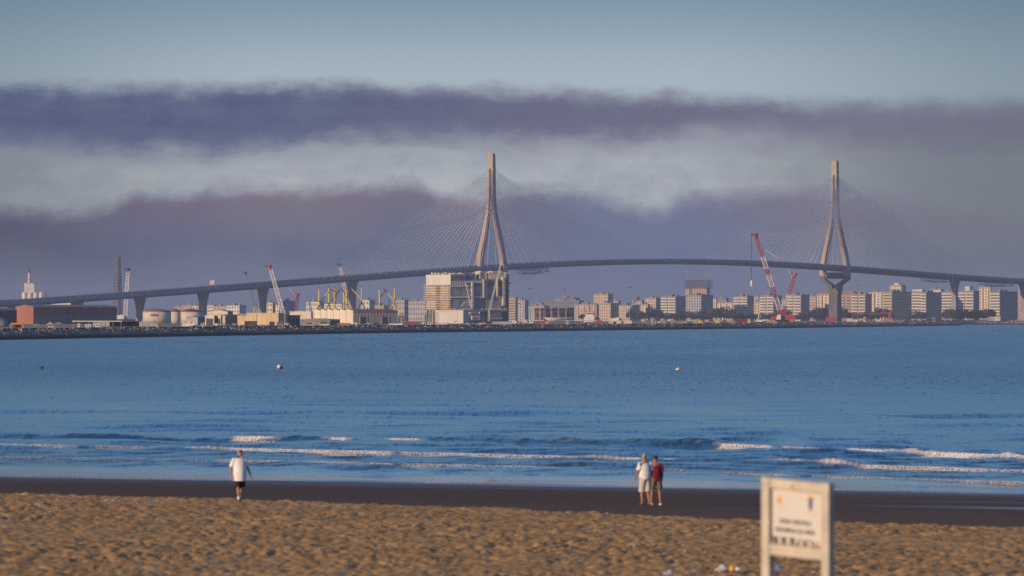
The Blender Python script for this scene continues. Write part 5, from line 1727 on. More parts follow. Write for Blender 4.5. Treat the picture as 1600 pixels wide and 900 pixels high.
m_.add(vs, fs).build('hull', white_p, r_)
MB().tube([(x * k, -w * 2.2, zt(a) + .3) for x, w, a, b in secs], .14, 4).build('gunwale', cream, r_)
MB().box(12 * k, 13 * k, -1, 1, 0, .6).box(20 * k, 21 * k, -1, 1, 0, .6).build('cradle', rust, r_)
# ship bridge
D = 4900; k = D / FP
r_ = thing('ship', 'white and orange tug superstructure with red masts showing above the quay', 'ship', (xat(921, D), D, LAND - 1))
zt = lambda y: zat(y, D) - LAND + 1
sec = lambda x0, x1, y0, y1, m, nm, d=5.0: MB().prism([((x0 - 921) * k, zt(y1)), ((x1 - 921) * k, zt(y1)), ((x1 - 921.3) * k, zt(y0)), ((x0 - 920.4) * k, zt(y0))], 'y', -d * .5, d * .5).build(nm, m, r_)
sec(912, 928, 496, 503, white_p, 'hull', 7)
sec(914.5, 927.5, 491.5, 496, white_p, 'deckhouse', 6)
sec(917, 926, 488, 491.4, white_p, 'wheelhouse', 5)
MB().box((917.6 - 921) * k, (925.5 - 921) * k, -2.6, 2.6, zt(490.6), zt(489)).build('window', glass_m, r_)
sec(926.5, 930.5, 486, 493, orange_m, 'funnel', 3)
for x, y0 in ((915, 480), (920, 474.5), (923, 478), (929.5, 482)):
    MB().tube([((x - 921) * k, 0, zt(491)), ((x - 921) * k, 0, zt(y0))], .22, 5).tube([((x - 922) * k, 0, zt(y0 + 2)), ((x - 920) * k, 0, zt(y0 + 2))], .14, 4).build('mast', red_m, r_)
sec(911.5, 928.5, 500, 501, orange_m, 'stripe', 7.1)

# spoil heaps
random.seed(21)
def heap(x0, x1, yt, label, m=earth):
    D = DB((x0 + x1) / 2) + 30; k = D / FP
    r_ = thing('spoil_heap', label, 'heap', (xat((x0 + x1) / 2, D), D, LAND), 0, 'spoil heaps along the quay')
    w = (x1 - x0) * k / 2; h = zat(yt, D) - LAND
    n, mm = 14, 7
    vs = []; fs = []
    for i in range(n):
        for j in range(mm):
            u, v = i / (n - 1) * 2 - 1, j / (mm - 1) * 2 - 1
            e = max(0, 1 - u * u) ** .7 * max(0, 1 - v * v) ** .7
            vs.append((u * w, v * 4, e * h * random.uniform(.7, 1.15) - .05))
    for i in range(n - 1):
        for j in range(mm - 1):
            fs.append((i * mm + j, (i + 1) * mm + j, (i + 1) * mm + j + 1, i * mm + j + 1))
    MB().add(vs, fs).build('mound', m, r_)
    lb_ = MB()
    for _ in range(26):
        u = random.uniform(-1, 1)
        lb_.blob((u * w, random.uniform(-4, -1.5), random.uniform(0, .5) * h), (.5, .4, .35), 3, 5, .3)
    lb_.build('lump', m, r_, kind='stuff')
heap(1003, 1016, 499.5, 'low tan spoil heap beside the second cream container')
heap(1014, 1032, 500.2, 'flat spoil heap with dark gaps below the tan block')
heap(1030, 1046, 498.8, 'spoil heap with a pale crest below the white banded tower')
heap(1044, 1060, 497.8, 'tallest tan spoil heap of the row')
heap(1058, 1078, 499.2, 'long spoil heap left of the bright yellow mound')
heap(1083, 1100, 497.6, 'bright yellow sand mound below the speckled slab', mat('yellow_spoil', (0.50, 0.36, 0.16), 0.95, 0.2, 0.4))
heap(1125, 1137, 498.6, 'rusty heap of scrap right of the crates', rust)
heap(1139, 1150, 499.2, 'low tan heap at the right end of the spoil row')
heap(1198, 1216, 499.3, 'pinkish spoil heap right of the white excavator', pink)
heap(1378, 1400, 496.6, 'brown spoil heap under the right end of the red beam frame')

# white excavator
D = DB(1186); k = D / FP
r_ = thing('excavator', 'white excavator with two raised arms on the quay left of the red cranes', 'excavator', (xat(1186, D), D, LAND))
zt = lambda y: zat(y, D) - LAND
MB().box(-2.0, 2.0, -1.2, -.7, 0, .8).box(-2.0, 2.0, .7, 1.2, 0, .8).build('track', rubber, r_)
MB().prism([(-2.2, .82), (2.1, .82), (2.3, 1.5), (1.2, 2.1), (-1.6, 2.1), (-2.3, 1.4)], 'y', -1.1, 1.1).build('house', white_p, r_)
MB().tube([(-.6, -.4, 2.0), (-.3, -.4, zt(493)), (.1, -.4, zt(490.6))], [.35, .3, .15], 6).build('arm', white_p, r_)
MB().tube([(.5, .4, 2.0), (.9, .4, zt(493.5)), (.7, .4, zt(491.2))], [.35, .3, .15], 6).build('arm', white_p, r_)
MB().box(-1.8, -.7, -1.13, 0, 1.3, 2.6).build('cab', cream, r_)
# red beam frame
D = 5700; k = D / FP
r_ = thing('beam_gantry', 'long dark red beam on a thick right leg in front of the flats', 'frame', (xat(1330, D), D, LAND))
zt = lambda y: zat(y, D) - LAND
MB().box(2 * k, 62 * k, -1, 1, zt(491.2), zt(489.2)).build('beam', dark_red, r_)
m_ = MB()
for i in range(15):
    m_.box((3 + i * 4.1) * k, (3.6 + i * 4.1) * k, -1.1, -.9, zt(492), zt(488.6))
m_.build('stiffener', dark_red, r_, kind='stuff')
MB().box(1 * k, 4 * k, -1.2, 1.2, 0, zt(487.5)).build('leg', dark_red, r_)
MB().box(58 * k, 62.5 * k, -1.6, 1.6, 0, zt(487.6)).build('leg', red_m, r_)
MB().box(46 * k, 57 * k, -1.2, 1.2, zt(489), zt(486.8)).build('trolley', dark_red, r_)

# ------------------------------------------------------------------ buoys
def buoy(x, y, label, kind):
    D = CAMH * FP / (y - HZ)
    r_ = thing('buoy', label, 'buoy', (xat(x, D), D, 0.0), 0.3, 'small mooring buoys')
    k = D / FP
    if kind == 'white':
        MB().lathe([(3.0 * k, -.15), (3.4 * k, .05), (3.5 * k, 1.2 * k)], 16).build('base', rust, r_, True)
        MB().lathe([(3.45 * k, 1.2 * k + .003), (3.3 * k, 3.2 * k), (2.4 * k, 5.2 * k), (1.0 * k, 6.2 * k), (.1 * k, 6.4 * k)], 16).build('cap', white_p, r_, True)
        MB().blob((4.9 * k, 1.0 * k, 1.1 * k), (2.2 * k, 1.6 * k, 2.2 * k), 6, 10).build('fender', mat('navy_plastic', (0.02, 0.02, 0.045), 0.5, 0.1, 3), r_, True)
    elif kind == 'pale':
        MB().lathe([(3.2 * k, -.15), (3.7 * k, .3 * k), (3.9 * k, 2.2 * k), (3.3 * k, 3.4 * k), (1.4 * k, 4.0 * k)], 16).build('float', mat('pale_plastic', (0.70, 0.62, 0.42), 0.5, 0.1, 3), r_, True)
        MB().lathe([(1.3 * k, 3.9 * k), (1.1 * k, 6.2 * k), (.5 * k, 6.8 * k)], 10, (1.4 * k, 0, 0)).build('cap', greyw, r_, True)
        MB().lathe([(3.85 * k, .3 * k), (3.85 * k, .9 * k)], 16).build('waterline_band', green_m, r_, True)
    else:
        MB().lathe([(2.6 * k, -.15), (3.4 * k, .2 * k), (3.3 * k, 1.8 * k), (2.2 * k, 3.4 * k)], 16).build('float', green_m, r_, True)
        MB().prism([(.3 * k, 2.0 * k), (2.8 * k, 2.0 * k), (4.4 * k, 5.6 * k), (2.2 * k, 5.2 * k)], 'y', -1.5 * k, 1.5 * k).build('top_mark', mat('black_green', (0.008, 0.02, 0.02), 0.6, 0.1, 3), r_)
buoy(64, 577.0, 'dark green buoy with a tilted top far out at the left', 'green')
buoy(436, 576.0, 'white domed buoy with a rusty base and a dark fender beside it', 'white')
buoy(1059.5, 579.0, 'pale cream buoy with a stubby grey cap out on the water', 'pale')

# shell grit and straw scattered over the dry sand
m_ = MB(); random.seed(77)
for _ in range(420):
    d_ = random.uniform(100, 205); x_ = random.uniform(-.09, .09) * d_
    if shore_t(x_, d_) > dry_edge(shore_a(x_, d_)) - 1:
        continue
    z_ = beach_z(x_, d_) + .02
    r = random.uniform(.012, .035); th_ = random.uniform(0, 3.14)
    a_, b_ = r * random.uniform(.8, 2.2), r * .6
    m_.add([(x_ + math.cos(th_) * a_ * q[0] - math.sin(th_) * b_ * q[1], d_ + math.sin(th_) * a_ * q[0] + math.cos(th_) * b_ * q[1], z_ + r * .5 * q[2]) for q in OCT], OCF)
m_.build('shell_grit', mat('bleached_shell', (.55, .50, .44), .8, .25, 2), None, False, 'stuff')

# ------------------------------------------------------------------ people
skin_m = mat('tanned_skin', (0.36, 0.17, 0.10), 0.6, 0.08, 6.0)
hair_grey = mat('grey_hair', (0.33, 0.31, 0.30), 0.8, 0.15, 20)
hair_dark = mat('dark_hair', (0.035, 0.025, 0.02), 0.7, 0.2, 20)


def cloth(name, rgb):
    return mat(name, rgb, 0.9, 0.10, 5.0, bump=0.01)


def person(label, loc, rz, pose, shirt, shorts, hair, shoes, socks, shirt_low, shorts_low, height=1.72, belly=0.0, slim=1.0, bald=False, head=1.0):
    s = height / 1.72
    root = thing('person', label, 'person', loc, rz, 'people walking on the wet sand')
    J = {k_: Vector(v) * s for k_, v in pose.items()}
    vs, es, rad, roots = [], [], [], []

    def v(p, r):
        vs.append(p); rad.append((r * s, r * s) if not isinstance(r, tuple) else (r[0] * s, r[1] * s))
        return len(vs) - 1

    def chain(start, items):
        prev = start
        for p, r in items:
            i = v(p, r)
            if prev is not None:
                es.append((prev, i))
            prev = i
        return prev
    pel = v(J['pelvis'], 0.115); roots.append(pel)
    waist = chain(pel, [(J['waist'], 0.12 + belly * .5)])
    chest = chain(waist, [(J['chest'], 0.135), (J['upper'], 0.105)])
    nk = chain(chest, [(J['neck'], 0.058), (J['jaw'], 0.062)])
    hd = chain(nk, [(J['head'], 0.083 * head), (J['crown'], 0.066 * head)])
    face = (J['face'] - J['head']).normalized()
    fside = Vector((-face.y, face.x, 0)).normalized()
    for sd in 'LR':
        sh = chain(chest, [(J['sh' + sd], 0.068)])
        wr = chain(sh, [(J['sh' + sd].lerp(J['el' + sd], .5), 0.054), (J['el' + sd], 0.043), (J['el' + sd].lerp(J['wr' + sd], .35), 0.042), (J['wr' + sd], 0.028)])
        d = (J['wr' + sd] - J['el' + sd]).normalized()
        pm = chain(wr, [(J['wr' + sd] + d * 0.055 * s, (0.040, 0.022)), (J['wr' + sd] + d * 0.095 * s, (0.038, 0.018))])
        pc = J['wr' + sd] + d * 0.085 * s
        fw = Vector((0, -1, 0))                                 # fingers curl forward
        across = d.cross(Vector((1 if sd == 'R' else -1, 0, 0))).normalized()
        for i, (o, L) in enumerate(((-.030, .066), (-.010, .078), (.010, .073), (.029, .058))):
            a = pc + across * o * s
            c1 = a + d * L * .55 * s; c2 = c1 + (d * .9 + Vector((-.35 if sd == 'R' else .35, 0, 0))).normalized() * L * .5 * s
            f0 = v(a, 0.0095); roots.append(f0)
            chain(f0, [(c1, 0.0088), (c2, 0.0072)])
        a = J['wr' + sd] + d * 0.035 * s + across * -.03 * s
        f0 = v(a, 0.012); roots.append(f0)
        chain(f0, [(a + (d * .6 - across * .8) .normalized() * .035 * s, 0.0105), (a + (d * .85 - across * .75).normalized() * .062 * s, 0.009)])
        hip = chain(pel, [(J['hip' + sd], 0.092)])
        an = chain(hip, [(J['hip' + sd].lerp(J['kn' + sd], .5), 0.078), (J['kn' + sd], 0.056), (J['kn' + sd].lerp(J['an' + sd], .32), 0.058), (J['an' + sd].lerp(J['kn' + sd], .25), 0.042), (J['an' + sd], 0.036)])
        chain(an, [(J['toe' + sd], 0.03)])
    # nose and ears
    f0 = v(J['head'] + face * .075 * s, 0.016); roots.append(f0)
    chain(f0, [(J['head'] + face * .098 * s - Vector((0, 0, .018 * s)), 0.013)])
    for sd in (-1, 1):
        f0 = v(J['head'] + fside * sd * .078 * s, 0.012); roots.append(f0)
        chain(f0, [(J['head'] + fside * sd * .088 * s + Vector((0, 0, .02 * s)) - face * .012 * s, 0.016)])
    me = bpy.data.meshes.new('body')
    me.from_pydata(vs, es, [])
    bmx = bmesh.new(); bmx.from_mesh(me)
    lay = bmx.verts.layers.skin.verify()
    bmx.verts.ensure_lookup_table()
    for i, q in enumerate(bmx.verts):
        q[lay].radius = rad[i]
        q[lay].use_root = i in roots
    bmx.to_mesh(me); bmx.free()
    me.materials.append(skin_m)
    body = link('body', me, root)
    m1 = body.modifiers.new('skin', 'SKIN'); m1.use_smooth_shade = True
    m2 = body.modifiers.new('subsurf', 'SUBSURF'); m2.levels = 1; m2.render_levels = 1
    for sd in (-1, 1):
        MB().blob(J['head'] + face * .076 * s + fside * sd * .03 * s + Vector((0, 0, .016 * s)), (.011 * s,) * 3, 4, 6).build('eye', rubber, root)
    MB().tube([J['head'] + face * .080 * s + fside * .024 * s - Vector((0, 0, .05 * s)), J['head'] + face * .083 * s - Vector((0, 0, .052 * s)), J['head'] + face * .080 * s - fside * .024 * s - Vector((0, 0, .05 * s))], .006 * s, 5).build('mouth', mat('lips', (0.25, 0.09, 0.07), .6, .05, 5), root)
    # hair: a cap over the top, back and sides
    m_ = MB(); hc = J['head'] + Vector((0, 0, .028 * s)) - face * .012 * s
    n1, n2 = 8, 14; hv = []; hf = []
    for i in range(n1 + 1):
        th = (0.5 * math.pi + .75) * i / n1
        for j in range(n2):
            ph = 2 * math.pi * j / n2
            dr = face * math.cos(ph) + fside * math.sin(ph)
            cp = math.cos(ph)
            lim = 1.0 if cp < (.25 if not bald else -.1) else (max(.42, 1 - 0.75 * (cp - .25) / .75) if not bald else max(.22, .8 - 0.75 * (cp + .1)))
            t_ = th * lim
            hv.append(hc + (dr * math.sin(t_) * .088 + Vector((0, 0, math.cos(t_) * (.088 if not bald else .083)))) * s * head)
    for i in range(n1):
        for j in range(n2):
            hf.append((i * n2 + j, (i + 1) * n2 + j, (i + 1) * n2 + (j + 1) % n2, i * n2 + (j + 1) % n2))
    m_.add(hv, hf).build('hair', hair, root, True)
    # shirt: torso rings and two sleeves
    m_ = MB()
    c0 = J['pelvis'].lerp(J['hipL'].lerp(J['hipR'], .5), .5)
    low = Vector((c0.x, c0.y, shirt_low * s))
    pts = [low, low.lerp(J['waist'], .5), J['waist'], J['chest'], J['upper'] + Vector((0, 0, -.02 * s)), J['upper'].lerp(J['neck'], .45), J['upper'].lerp(J['neck'], .8)]
    rr = [(.195, .155 + belly), (.208, .165 + belly * 1.3), (.205, .155 + belly * 1.2), (.20, .15), (.205, .125), (.15, .095), (.075, .072)]
    rr = [(a * slim * s, b * slim * s) for a, b in rr]
    vsx, fx = [], []
    n = 18
    ax = (J['shR'] - J['shL']); ax.z = 0; ax.normalize(); ay = Vector((-ax.y, ax.x, 0))
    for q, (a, b) in zip(pts, rr):
        for j in range(n):
            t = 2 * math.pi * j / n
            w = 1 + 0.035 * math.sin(5 * t + q.z * 9) + 0.025 * math.sin(9 * t - q.z * 23)
            vsx.append(q + ax * a * w * math.cos(t) + ay * b * w * math.sin(t))
    for i in range(len(pts) - 1):
        for j in range(n):
            fx.append((i * n + j, i * n + (j + 1) % n, (i + 1) * n + (j + 1) % n, (i + 1) * n + j))
    m_.add(vsx, fx)
    for sd in 'LR':
        a, b = J['sh' + sd], J['el' + sd]
        st = a.lerp(J['upper'], .45)
        m_.tube([st, a + Vector((0, 0, .012 * s)), a.lerp(b, .45), a.lerp(b, .78)], [.075 * s, .088 * s, .082 * s, .085 * s], 12, False)
    m_.build('shirt', shirt, root, True)
    m_ = MB()
    for sd in 'LR':
        h_, kn, an = J['hip' + sd], J['kn' + sd], J['an' + sd]
        topz = Vector((h_.x * .55 + c0.x * .45, h_.y * .55 + c0.y * .45, J['waist'].z - .04 * s))
        f = max(0.05, (h_.z - shorts_low * s) / max(.01, (h_.z - kn.z)))
        end = h_.lerp(kn, f) if f <= 1 else kn.lerp(an, min(1, (kn.z - shorts_low * s) / (kn.z - an.z)))
        m_.tube([topz, Vector((h_.x, h_.y, h_.z + .04 * s)), h_.lerp(end, .5), end], [(.125 * s, .135 * s), (.122 * s, .13 * s), (.108 * s, .11 * s), (.112 * s, .112 * s)], 14, False)
    m_.build('shorts', shorts, root, True)
    for sd in 'LR':
        an, to = J['an' + sd], J['toe' + sd]
        d = Vector((to.x - an.x, to.y - an.y, 0)).normalized(); side = Vector((-d.y, d.x, 0))
        sv, sf = [], []
        prof = [(-.085, .03, .07), (-.05, .038, .095), (0.03, .042, .10), (.09, .047, .065), (.15, .042, .05), (.185, .022, .035)]
        bz = min(an.z, to.z) - .075 * s
        for f_, w_, h_ in prof:
            c = Vector((an.x, an.y, bz)) + d * f_ * s
            sv += [c - side * w_ * s, c + side * w_ * s, c + side * w_ * .75 * s + Vector((0, 0, h_ * s)), c - side * w_ * .75 * s + Vector((0, 0, h_ * s))]
        for i in range(len(prof) - 1):
            for j in range(4):
                sf.append((i * 4 + j, i * 4 + (j + 1) % 4, (i + 1) * 4 + (j + 1) % 4, (i + 1) * 4 + j))
        sf += [(3, 2, 1, 0), tuple(len(sv) - 4 + j for j in range(4))]
        sh_ = MB().add(sv, sf).build('shoe', shoes, root)
        if socks:
            MB().tube([an + Vector((0, 0, -.01)), an.lerp(J['kn' + sd], .22)], [.045 * s, .05 * s], 10).build('sock', socks, sh_)
    return root


white_c = cloth('white_cotton', (0.70, 0.69, 0.70))
beige_c = cloth('stone_cotton', (0.50, 0.46, 0.42))
khaki_c = cloth('khaki_cotton', (0.15, 0.125, 0.085))
red_c = cloth('crimson_cotton', (0.18, 0.010, 0.032))
black_c = cloth('black_cotton', (0.018, 0.018, 0.02))
POSE1 = dict(pelvis=(0, 0, .92), waist=(0, 0, 1.06), chest=(0, .01, 1.24), upper=(0, .02, 1.40), neck=(.005, 0, 1.485), jaw=(.012, -.015, 1.545), head=(.02, -.02, 1.625), crown=(.018, -.005, 1.675), face=(.075, -.11, 1.615),
             shL=(-.19, .02, 1.39), shR=(.19, .02, 1.39), elL=(-.30, .05, 1.11), wrL=(-.295, -.03, .86), elR=(.29, .06, 1.12), wrR=(.36, -.06, .90),
             hipL=(-.095, 0, .87), hipR=(.095, 0, .87), knL=(-.085, -.12, .49), knR=(.085, .02, .48), anL=(-.075, -.22, .085), anR=(.045, .30, .15), toeL=(-.09, -.35, .05), toeR=(.05, .19, .05))
POSE2 = dict(pelvis=(0, 0, .93), waist=(0, -.01, 1.07), chest=(-.01, -.01, 1.25), upper=(-.01, -.02, 1.41), neck=(-.005, -.045, 1.49), jaw=(-.005, -.07, 1.54), head=(-.005, -.09, 1.62), crown=(-.005, -.08, 1.672), face=(.05, -.19, 1.59),
             shL=(-.19, 0, 1.39), shR=(.19, -.01, 1.39), elL=(-.24, .04, 1.12), wrL=(-.24, -.05, .88), elR=(.25, -.04, 1.13), wrR=(.25, -.22, .95),
             hipL=(-.095, 0, .88), hipR=(.095, 0, .88), knL=(-.09, .02, .49), knR=(.09, -.07, .49), anL=(-.09, .14, .10), anR=(.09, -.03, .085), toeL=(-.095, .02, .045), toeR=(.10, -.16, .045))
POSE3 = dict(pelvis=(0, 0, .93), waist=(0, -.02, 1.06), chest=(0, -.04, 1.23), upper=(0, -.06, 1.38), neck=(0, -.10, 1.46), jaw=(0, -.13, 1.51), head=(0, -.15, 1.59), crown=(0, -.14, 1.645), face=(.06, -.25, 1.55),
             shL=(-.18, -.05, 1.36), shR=(.18, -.05, 1.36), elL=(-.225, -.01, 1.09), wrL=(-.22, -.06, .86), elR=(.23, -.05, 1.09), wrR=(.20, -.16, .88),
             hipL=(-.095, 0, .88), hipR=(.095, 0, .88), knL=(-.13, -.02, .49), knR=(.14, -.04, .49), anL=(-.14, .05, .085), anR=(.17, -.02, .085), toeL=(-.155, -.08, .045), toeR=(.185, -.15, .045))


def ground_at_px(x, y):
    d = 60.0
    while d < 330:
        if CAMH - (y - HZ) * d / FP <= beach_z((x - 800) * d / FP, d):
            break
        d += 0.05
    return ((x - 800) * d / FP, d, beach_z((x - 800) * d / FP, d))


g1 = ground_at_px(374.5, 784)
person('person in a long white T-shirt and black shorts walking towards the camera', g1, R(14), POSE1, white_c, black_c, hair_grey, black_c, white_c, .70, .50, 1.73, .07, 1.08, bald=True, head=1.16)
g2 = ground_at_px(1008, 790)
person('person with grey hair in a white shirt and long pale shorts, seen from behind', g2, R(180 + 28), POSE2, white_c, beige_c, hair_grey, mat('dark_leather', (0.03, 0.028, 0.02), .7, .1, 3), None, .88, .47, 1.77, .02)
g3 = ground_at_px(1025.5, 789.5)
person('person with dark hair in a crimson T-shirt and khaki shorts, seen from behind', (g3[0], g3[1] + .3, beach_z(g3[0], g3[1] + .3)), R(180 + 14), POSE3, red_c, khaki_c, hair_dark, mat('white_canvas', (.72, .70, .68), .8, .08, 4), None, .84, .57, 1.73, .0, .93)

# ------------------------------------------------------------------ beach notice board
D = 76.0; k = D / FP
th = R(25)
bx = xat(1242.2, D)
gz = float(beach_z(bx, D))
board = thing('notice_board', 'cream wooden notice board on two posts with printed warnings, close to the camera', 'sign', (bx, D, gz), -th)
cream_p = mat('cream_paint', (0.50, 0.445, 0.36), 0.6, 0.16, 2.2, rgb2=(0.54, 0.48, 0.39))
panel_m = mat('panel_laminate', (0.58, 0.55, 0.515), 0.5, 0.03, 2.0)
BW_ = 103 * k / math.cos(th) / 2       # half width
TANS = -0.086                          # the rails hang askew
zb = lambda y: zat(y, D) - gz
TOPZ = zb(750.6)                       # at the centre
def skew_box(x0, x1, y0, y1, z0, z1):
    return [(x0, y0, z0 + TANS * x0), (x1, y0, z0 + TANS * x1), (x1, y1, z0 + TANS * x1), (x0, y1, z0 + TANS * x0), (x0, y0, z1 + TANS * x0), (x1, y0, z1 + TANS * x1), (x1, y1, z1 + TANS * x1), (x0, y1, z1 + TANS * x0)]
BF = [(0, 3, 2, 1), (4, 5, 6, 7), (0, 1, 5, 4), (1, 2, 6, 5), (2, 3, 7, 6), (3, 0, 4, 7)]
PW = .096
for sg_ in (-1, 1):
    x0, x1 = (-BW_, -BW_ + PW) if sg_ < 0 else (BW_ - PW, BW_)
    q = skew_box(x0, x1, 0, .18, 0, TOPZ)
    for i in range(4):
        q[i] = (q[i][0], q[i][1], -.3)
    MB().add(q, BF).build('post', cream_p, board)
RH = .118
MB().add(skew_box(-BW_ + PW + .001, BW_ - PW - .001, .012, .15, TOPZ - RH, TOPZ - .006), BF).build('rail', cream_p, board)
BOT = zb(869.5)
MB().add(skew_box(-BW_ + PW + .001, BW_ - PW - .001, .012, .15, BOT - .01, BOT + .125), BF).build('rail', cream_p, board)
MB().add(skew_box(-BW_ + PW + .001, BW_ - PW - .001, .05, .09, BOT + .126, TOPZ - RH - .001), BF).build('panel_backing', cream_p, board)
pan = MB().add(skew_box(-BW_ + PW + .035, BW_ - PW - .012, .040, .049, BOT + .15, TOPZ - RH - .03), BF).build('panel', panel_m, board)
ink = mat('printing_ink', (0.035, 0.03, 0.03), .7, .05, 2)
ink_red = mat('red_ink', (0.50, 0.10, 0.07), .7, .05, 2)
ink_or = mat('orange_ink', (0.62, 0.30, 0.05), .7, .05, 2)
ink_blue = mat('blue_ink', (0.08, 0.09, 0.20), .7, .05, 2)
YF = .0385
def sp_(pxx, pyy):           # a point on the panel from its place in the photo
    x = (pxx - 1242.2) * k / math.cos(th)
    return x, zb(pyy)
def flat(poly, m, nm):
    return MB().prism([(sp_(a, b)) for a, b in poly], 'y', YF - .001, YF + .002).build(nm, m, pan)
def lettering(txt, pxx, pyy, w_px, h_px):
    c = bpy.data.curves.new('lettering', 'FONT')
    c.body = txt; c.align_x = 'CENTER'; c.align_y = 'CENTER'; c.size = 1.0; c.extrude = 0.0008; c.offset = 0.035
    o = bpy.data.objects.new('lettering', c)
    COL.objects.link(o); o.parent = pan
    x, z = sp_(pxx, pyy)
    bpy.context.view_layer.update()
    w = max(o.dimensions.x, .01)
    sxx = w_px * k / math.cos(th) / w
    me = bpy.data.meshes.new_from_object(o.evaluated_get(bpy.context.evaluated_depsgraph_get()))
    bpy.data.objects.remove(o)
    me.transform(Matrix.Translation((x, YF, z)) @ Matrix(((sxx, 0, 0, 0), (0, 0, -1, 0), (TANS * sxx, h_px * k / .72, 0, 0), (0, 0, 0, 1))))
    me.materials.clear(); me.materials.append(ink)
    return link('lettering', me, pan)
lettering('ZONA NÁUTICA', 1241, 816.5, 49, 6.6)
lettering('PROHIBIDO EL BAÑO', 1241, 830.6, 60, 6.6)
# yellow sail emblem and crest
flat([(1211.5, 785.5), (1221, 786.3), (1217.2, 774.5), (1215.6, 775)], ink_or, 'emblem')
flat([(1213, 789.6), (1225, 790.4), (1225, 791.4), (1213, 790.6)], ink_or, 'emblem_line')
flat([(1214, 796), (1225, 796.8), (1225, 797.5), (1214, 796.7)], ink_or, 'emblem_line')
flat([(1260.5, 778.5), (1267.5, 779), (1266.3, 796), (1264, 798), (1261.6, 795.6)], ink_blue, 'crest_shield')
flat([(1260, 778.3), (1268, 778.8), (1268.3, 775.5), (1266.3, 777), (1264.2, 774.5), (1262, 776.7), (1259.8, 775)], ink_or, 'crest_crown')
flat([(1255, 800.8), (1277, 802.3), (1277, 803), (1255, 801.5)], ink_or, 'emblem_line')
# row of pictograms: five black, one red
for i, xc in enumerate((1210.5, 1223, 1236)):
    dy = (xc - 1242.2) * .078
    y0 = 849 + dy
    flat([(xc - 4.2, y0 - 8), (xc + 4.2, y0 - 7.4), (xc + 4.2, y0 - 3), (xc + 1.4, y0 - 1), (xc + 4.6, y0 + 3), (xc + 4.6, y0 + 8), (xc - 4.2, y0 + 7.4), (xc - 4.2, y0 + 3), (xc - 1.4, y0 - 1), (xc - 4.2, y0 - 3)], ink, 'pictogram')
for xc in (1249.5, 1262):
    dy = (xc - 1242.2) * .078; y0 = 849 + dy
    m_ = MB()
    pts = [(xc - 5, y0 + 7), (xc - 4.6, y0 - 4), (xc - 1, y0 - 7.5), (xc + 2, y0 - 2), (xc + 4.8, y0 - 6), (xc + 4.2, y0 + 6), (xc - 1, y0 + 7.5)]
    m_.tube([(sp_(a, b)[0], YF, sp_(a, b)[1]) for a, b in pts], (.014, .0012), 6)
    m_.build('pictogram', ink, pan)
xc = 1273.5; y0 = 853
MB().tube([(sp_(xc + 4.2 * math.cos(a * .52), 0)[0], YF - .001, sp_(0, y0 + 8.0 * math.sin(a * .52))[1]) for a in range(13)], (.008, .0012), 6).build('pictogram', ink_red, pan)
flat([(xc - 2.6, y0 - 5), (xc - 1, y0 - 6), (xc + 2.8, y0 + 5), (xc + 1.2, y0 + 6)], ink_red, 'pictogram')
# dark knot on the top rail
MB().blob((sp_(1237.5, 0)[0], .012, zb(761)), (.022, .006, .02), 5, 8).build('bolt', brown_m, board)

# ------------------------------------------------------------------ litter on the sand
def litter(name, label, cat, x, y, w, h, m, shape, lift=0.0, group='litter on the dry sand'):
    gx, gy, gz_ = ground_at_px(x, y)
    kk = gy / FP
    r_ = thing(name, label, cat, (gx, gy, gz_ + .03 + lift), random.uniform(-.4, .4), group)
    W2, H2 = w * kk / 2, h * kk
    if shape == 'bag':
        m_ = MB(); random.seed(int(x))
        n1, n2 = 7, 12; vs, fs = [], []
        for i in range(n1 + 1):
            t = i / n1
            for j in range(n2):
                ph = 2 * math.pi * j / n2
                r = math.sin(math.pi * min(1, .12 + t * .88)) ** .6 * random.uniform(.7, 1.12)
                vs.append((W2 * r * math.cos(ph) + W2 * .25 * t, W2 * .8 * r * math.sin(ph), H2 * t * random.uniform(.88, 1.05)))
        for i in range(n1):
            for j in range(n2):
                fs.append((i * n2 + j, i * n2 + (j + 1) % n2, (i + 1) * n2 + (j + 1) % n2, (i + 1) * n2 + j))
        m_.add(vs, fs + [tuple(range(n2 - 1, -1, -1)), tuple(n1 * n2 + j for j in range(n2))]).build('sack', m, r_)
        MB().tube([(-W2 * .4, -W2 * .3, .02), (-W2 * 1.1, -W2 * .5, .05), (-W2 * 1.7, -W2 * .3, .02)], [.04, .03, .012], 6).build('loose_corner', m, r_)
    elif shape == 'bottle':
        MB().tube([(-W2, 0, H2 * .5), (W2 * .3, 0, H2 * .5), (W2 * .6, 0, H2 * .5), (W2, 0, H2 * .5)], [H2 * .5, H2 * .5, H2 * .22, H2 * .2], 10).build('bottle_body', m, r_, True)
        MB().tube([(W2 + .001, 0, H2 * .5), (W2 * 1.2, 0, H2 * .5)], H2 * .26, 8).build('bottle_cap', yellow_m, r_)
    elif shape == 'can':
        MB().lathe([(W2 * .8, 0), (W2, .15 * H2), (W2, .85 * H2), (W2 * .8, H2)], 14).build('tub_body', m, r_, True)
        MB().lathe([(W2 * 1.02, -.02), (W2 * 1.02, .25 * H2)], 14).build('tub_base', red_m, r_)
    else:
        m_ = MB(); random.seed(int(x * 7)); n = 8; vs, fs = [], []
        for i in range(n):
            for j in range(4):
                vs.append((-W2 + 2 * W2 * i / (n - 1), (j - 1.5) * .06, random.uniform(0, H2)))
        for i in range(n - 1):
            for j in range(3):
                fs.append((i * 4 + j, (i + 1) * 4 + j, (i + 1) * 4 + j + 1, i * 4 + j + 1))
        m_.add(vs, fs).build('scrap', m, r_)
    return r_
bag_w = mat('white_plastic', (.62, .60, .62), .5, .1, 6)
bag_b = mat('blue_plastic', (.16, .20, .34), .5, .2, 6)
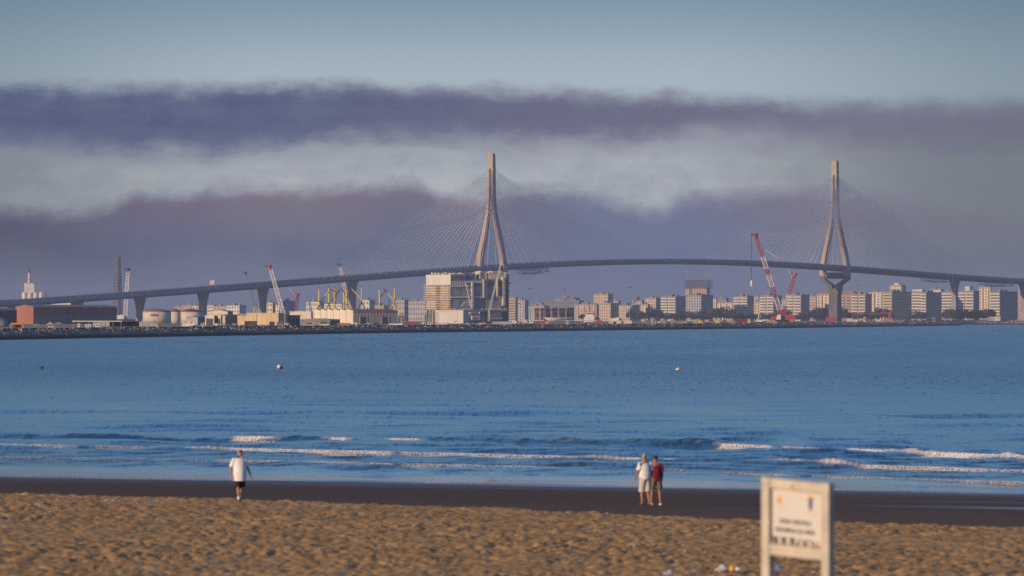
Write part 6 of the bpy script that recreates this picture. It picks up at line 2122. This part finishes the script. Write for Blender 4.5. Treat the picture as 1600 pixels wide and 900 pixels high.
litter('plastic_bag', 'crumpled white plastic bag left of the notice board', 'bag', 1128, 895, 14, 11, bag_w, 'bag')
litter('tub', 'small yellow tub with a red base beside the crumpled white bag', 'tub', 1144, 895.5, 8.5, 8, yellow_m, 'can')
litter('bottle', 'clear pale bottle with a yellow cap between the yellow tub and the notice board', 'bottle', 1155, 894, 13, 5, bag_w, 'bottle')
litter('plastic_bag', 'greyish lilac bag at the bottom edge, leftmost of the litter', 'bag', 1046, 901, 12, 9, mat('lilac_plastic', (.42, .38, .46), .5, .1, 6), 'bag')
litter('paper_scrap', 'small pale scrap between the two plastic bags', 'paper', 1081, 897, 9, 6, bag_w, 'scrap')
litter('plastic_bag', 'blue plastic bag seen between the posts of the notice board', 'bag', 1216, 896, 14, 12, bag_b, 'bag')
litter('paper_scrap', 'pale scrap behind the right post foot of the notice board', 'paper', 1271, 899, 7, 5, bag_w, 'scrap')
litter('plastic_sheet', 'torn translucent white sheet lying on the far edge of the dry sand', 'sheet', 172, 784, 22, 2.6, bag_w, 'scrap')
litter('paper_scrap', 'tiny white scrap on the far sand left of the torn sheet', 'paper', 89, 783, 3.5, 2.5, bag_w, 'scrap')

# ------------------------------------------------------------------ fog clinging to the farther tower
def fog(x, y, D, rx, ry, rz, dens, name='fog_bank'):
    m = bpy.data.materials.get('fog_vapour_%g' % dens)
    if m is None:
        m = bpy.data.materials.new('fog_vapour_%g' % dens); m.use_nodes = True
        nt_ = m.node_tree; nt_.nodes.clear()
        o_ = nt_.nodes.new('ShaderNodeOutputMaterial'); v_ = nt_.nodes.new('ShaderNodeVolumePrincipled')
        v_.inputs['Color'].default_value = (0.60, 0.60, 0.82, 1); v_.inputs['Density'].default_value = dens
        nt_.links.new(v_.outputs[0], o_.inputs['Volume'])
    MB().blob((xat(x, D), D, zat(y, D)), (rx, ry, rz), 14, 22, 0.0).build(name, m, None, True, 'stuff')
fog(1255, 316, 6790, 150, 70, 20, 0.0035)
fog(1300, 338, 6620, 90, 60, 15, 0.0035)

# ------------------------------------------------------------------ air
hz = MB().box(-12000, 12000, -400, 46000, -5, 215)
hm = bpy.data.materials.new('sea_air')
hm.use_nodes = True
nt = hm.node_tree; nt.nodes.clear()
out = nt.nodes.new('ShaderNodeOutputMaterial'); pvn = nt.nodes.new('ShaderNodeVolumePrincipled')
pvn.inputs['Color'].default_value = (0.46, 0.56, 0.83, 1)
pvn.inputs['Density'].default_value = 5.5e-5
pvn.inputs['Anisotropy'].default_value = 0.0
nt.links.new(pvn.outputs[0], out.inputs['Volume'])
haze = hz.build('haze', hm, None, kind='stuff')
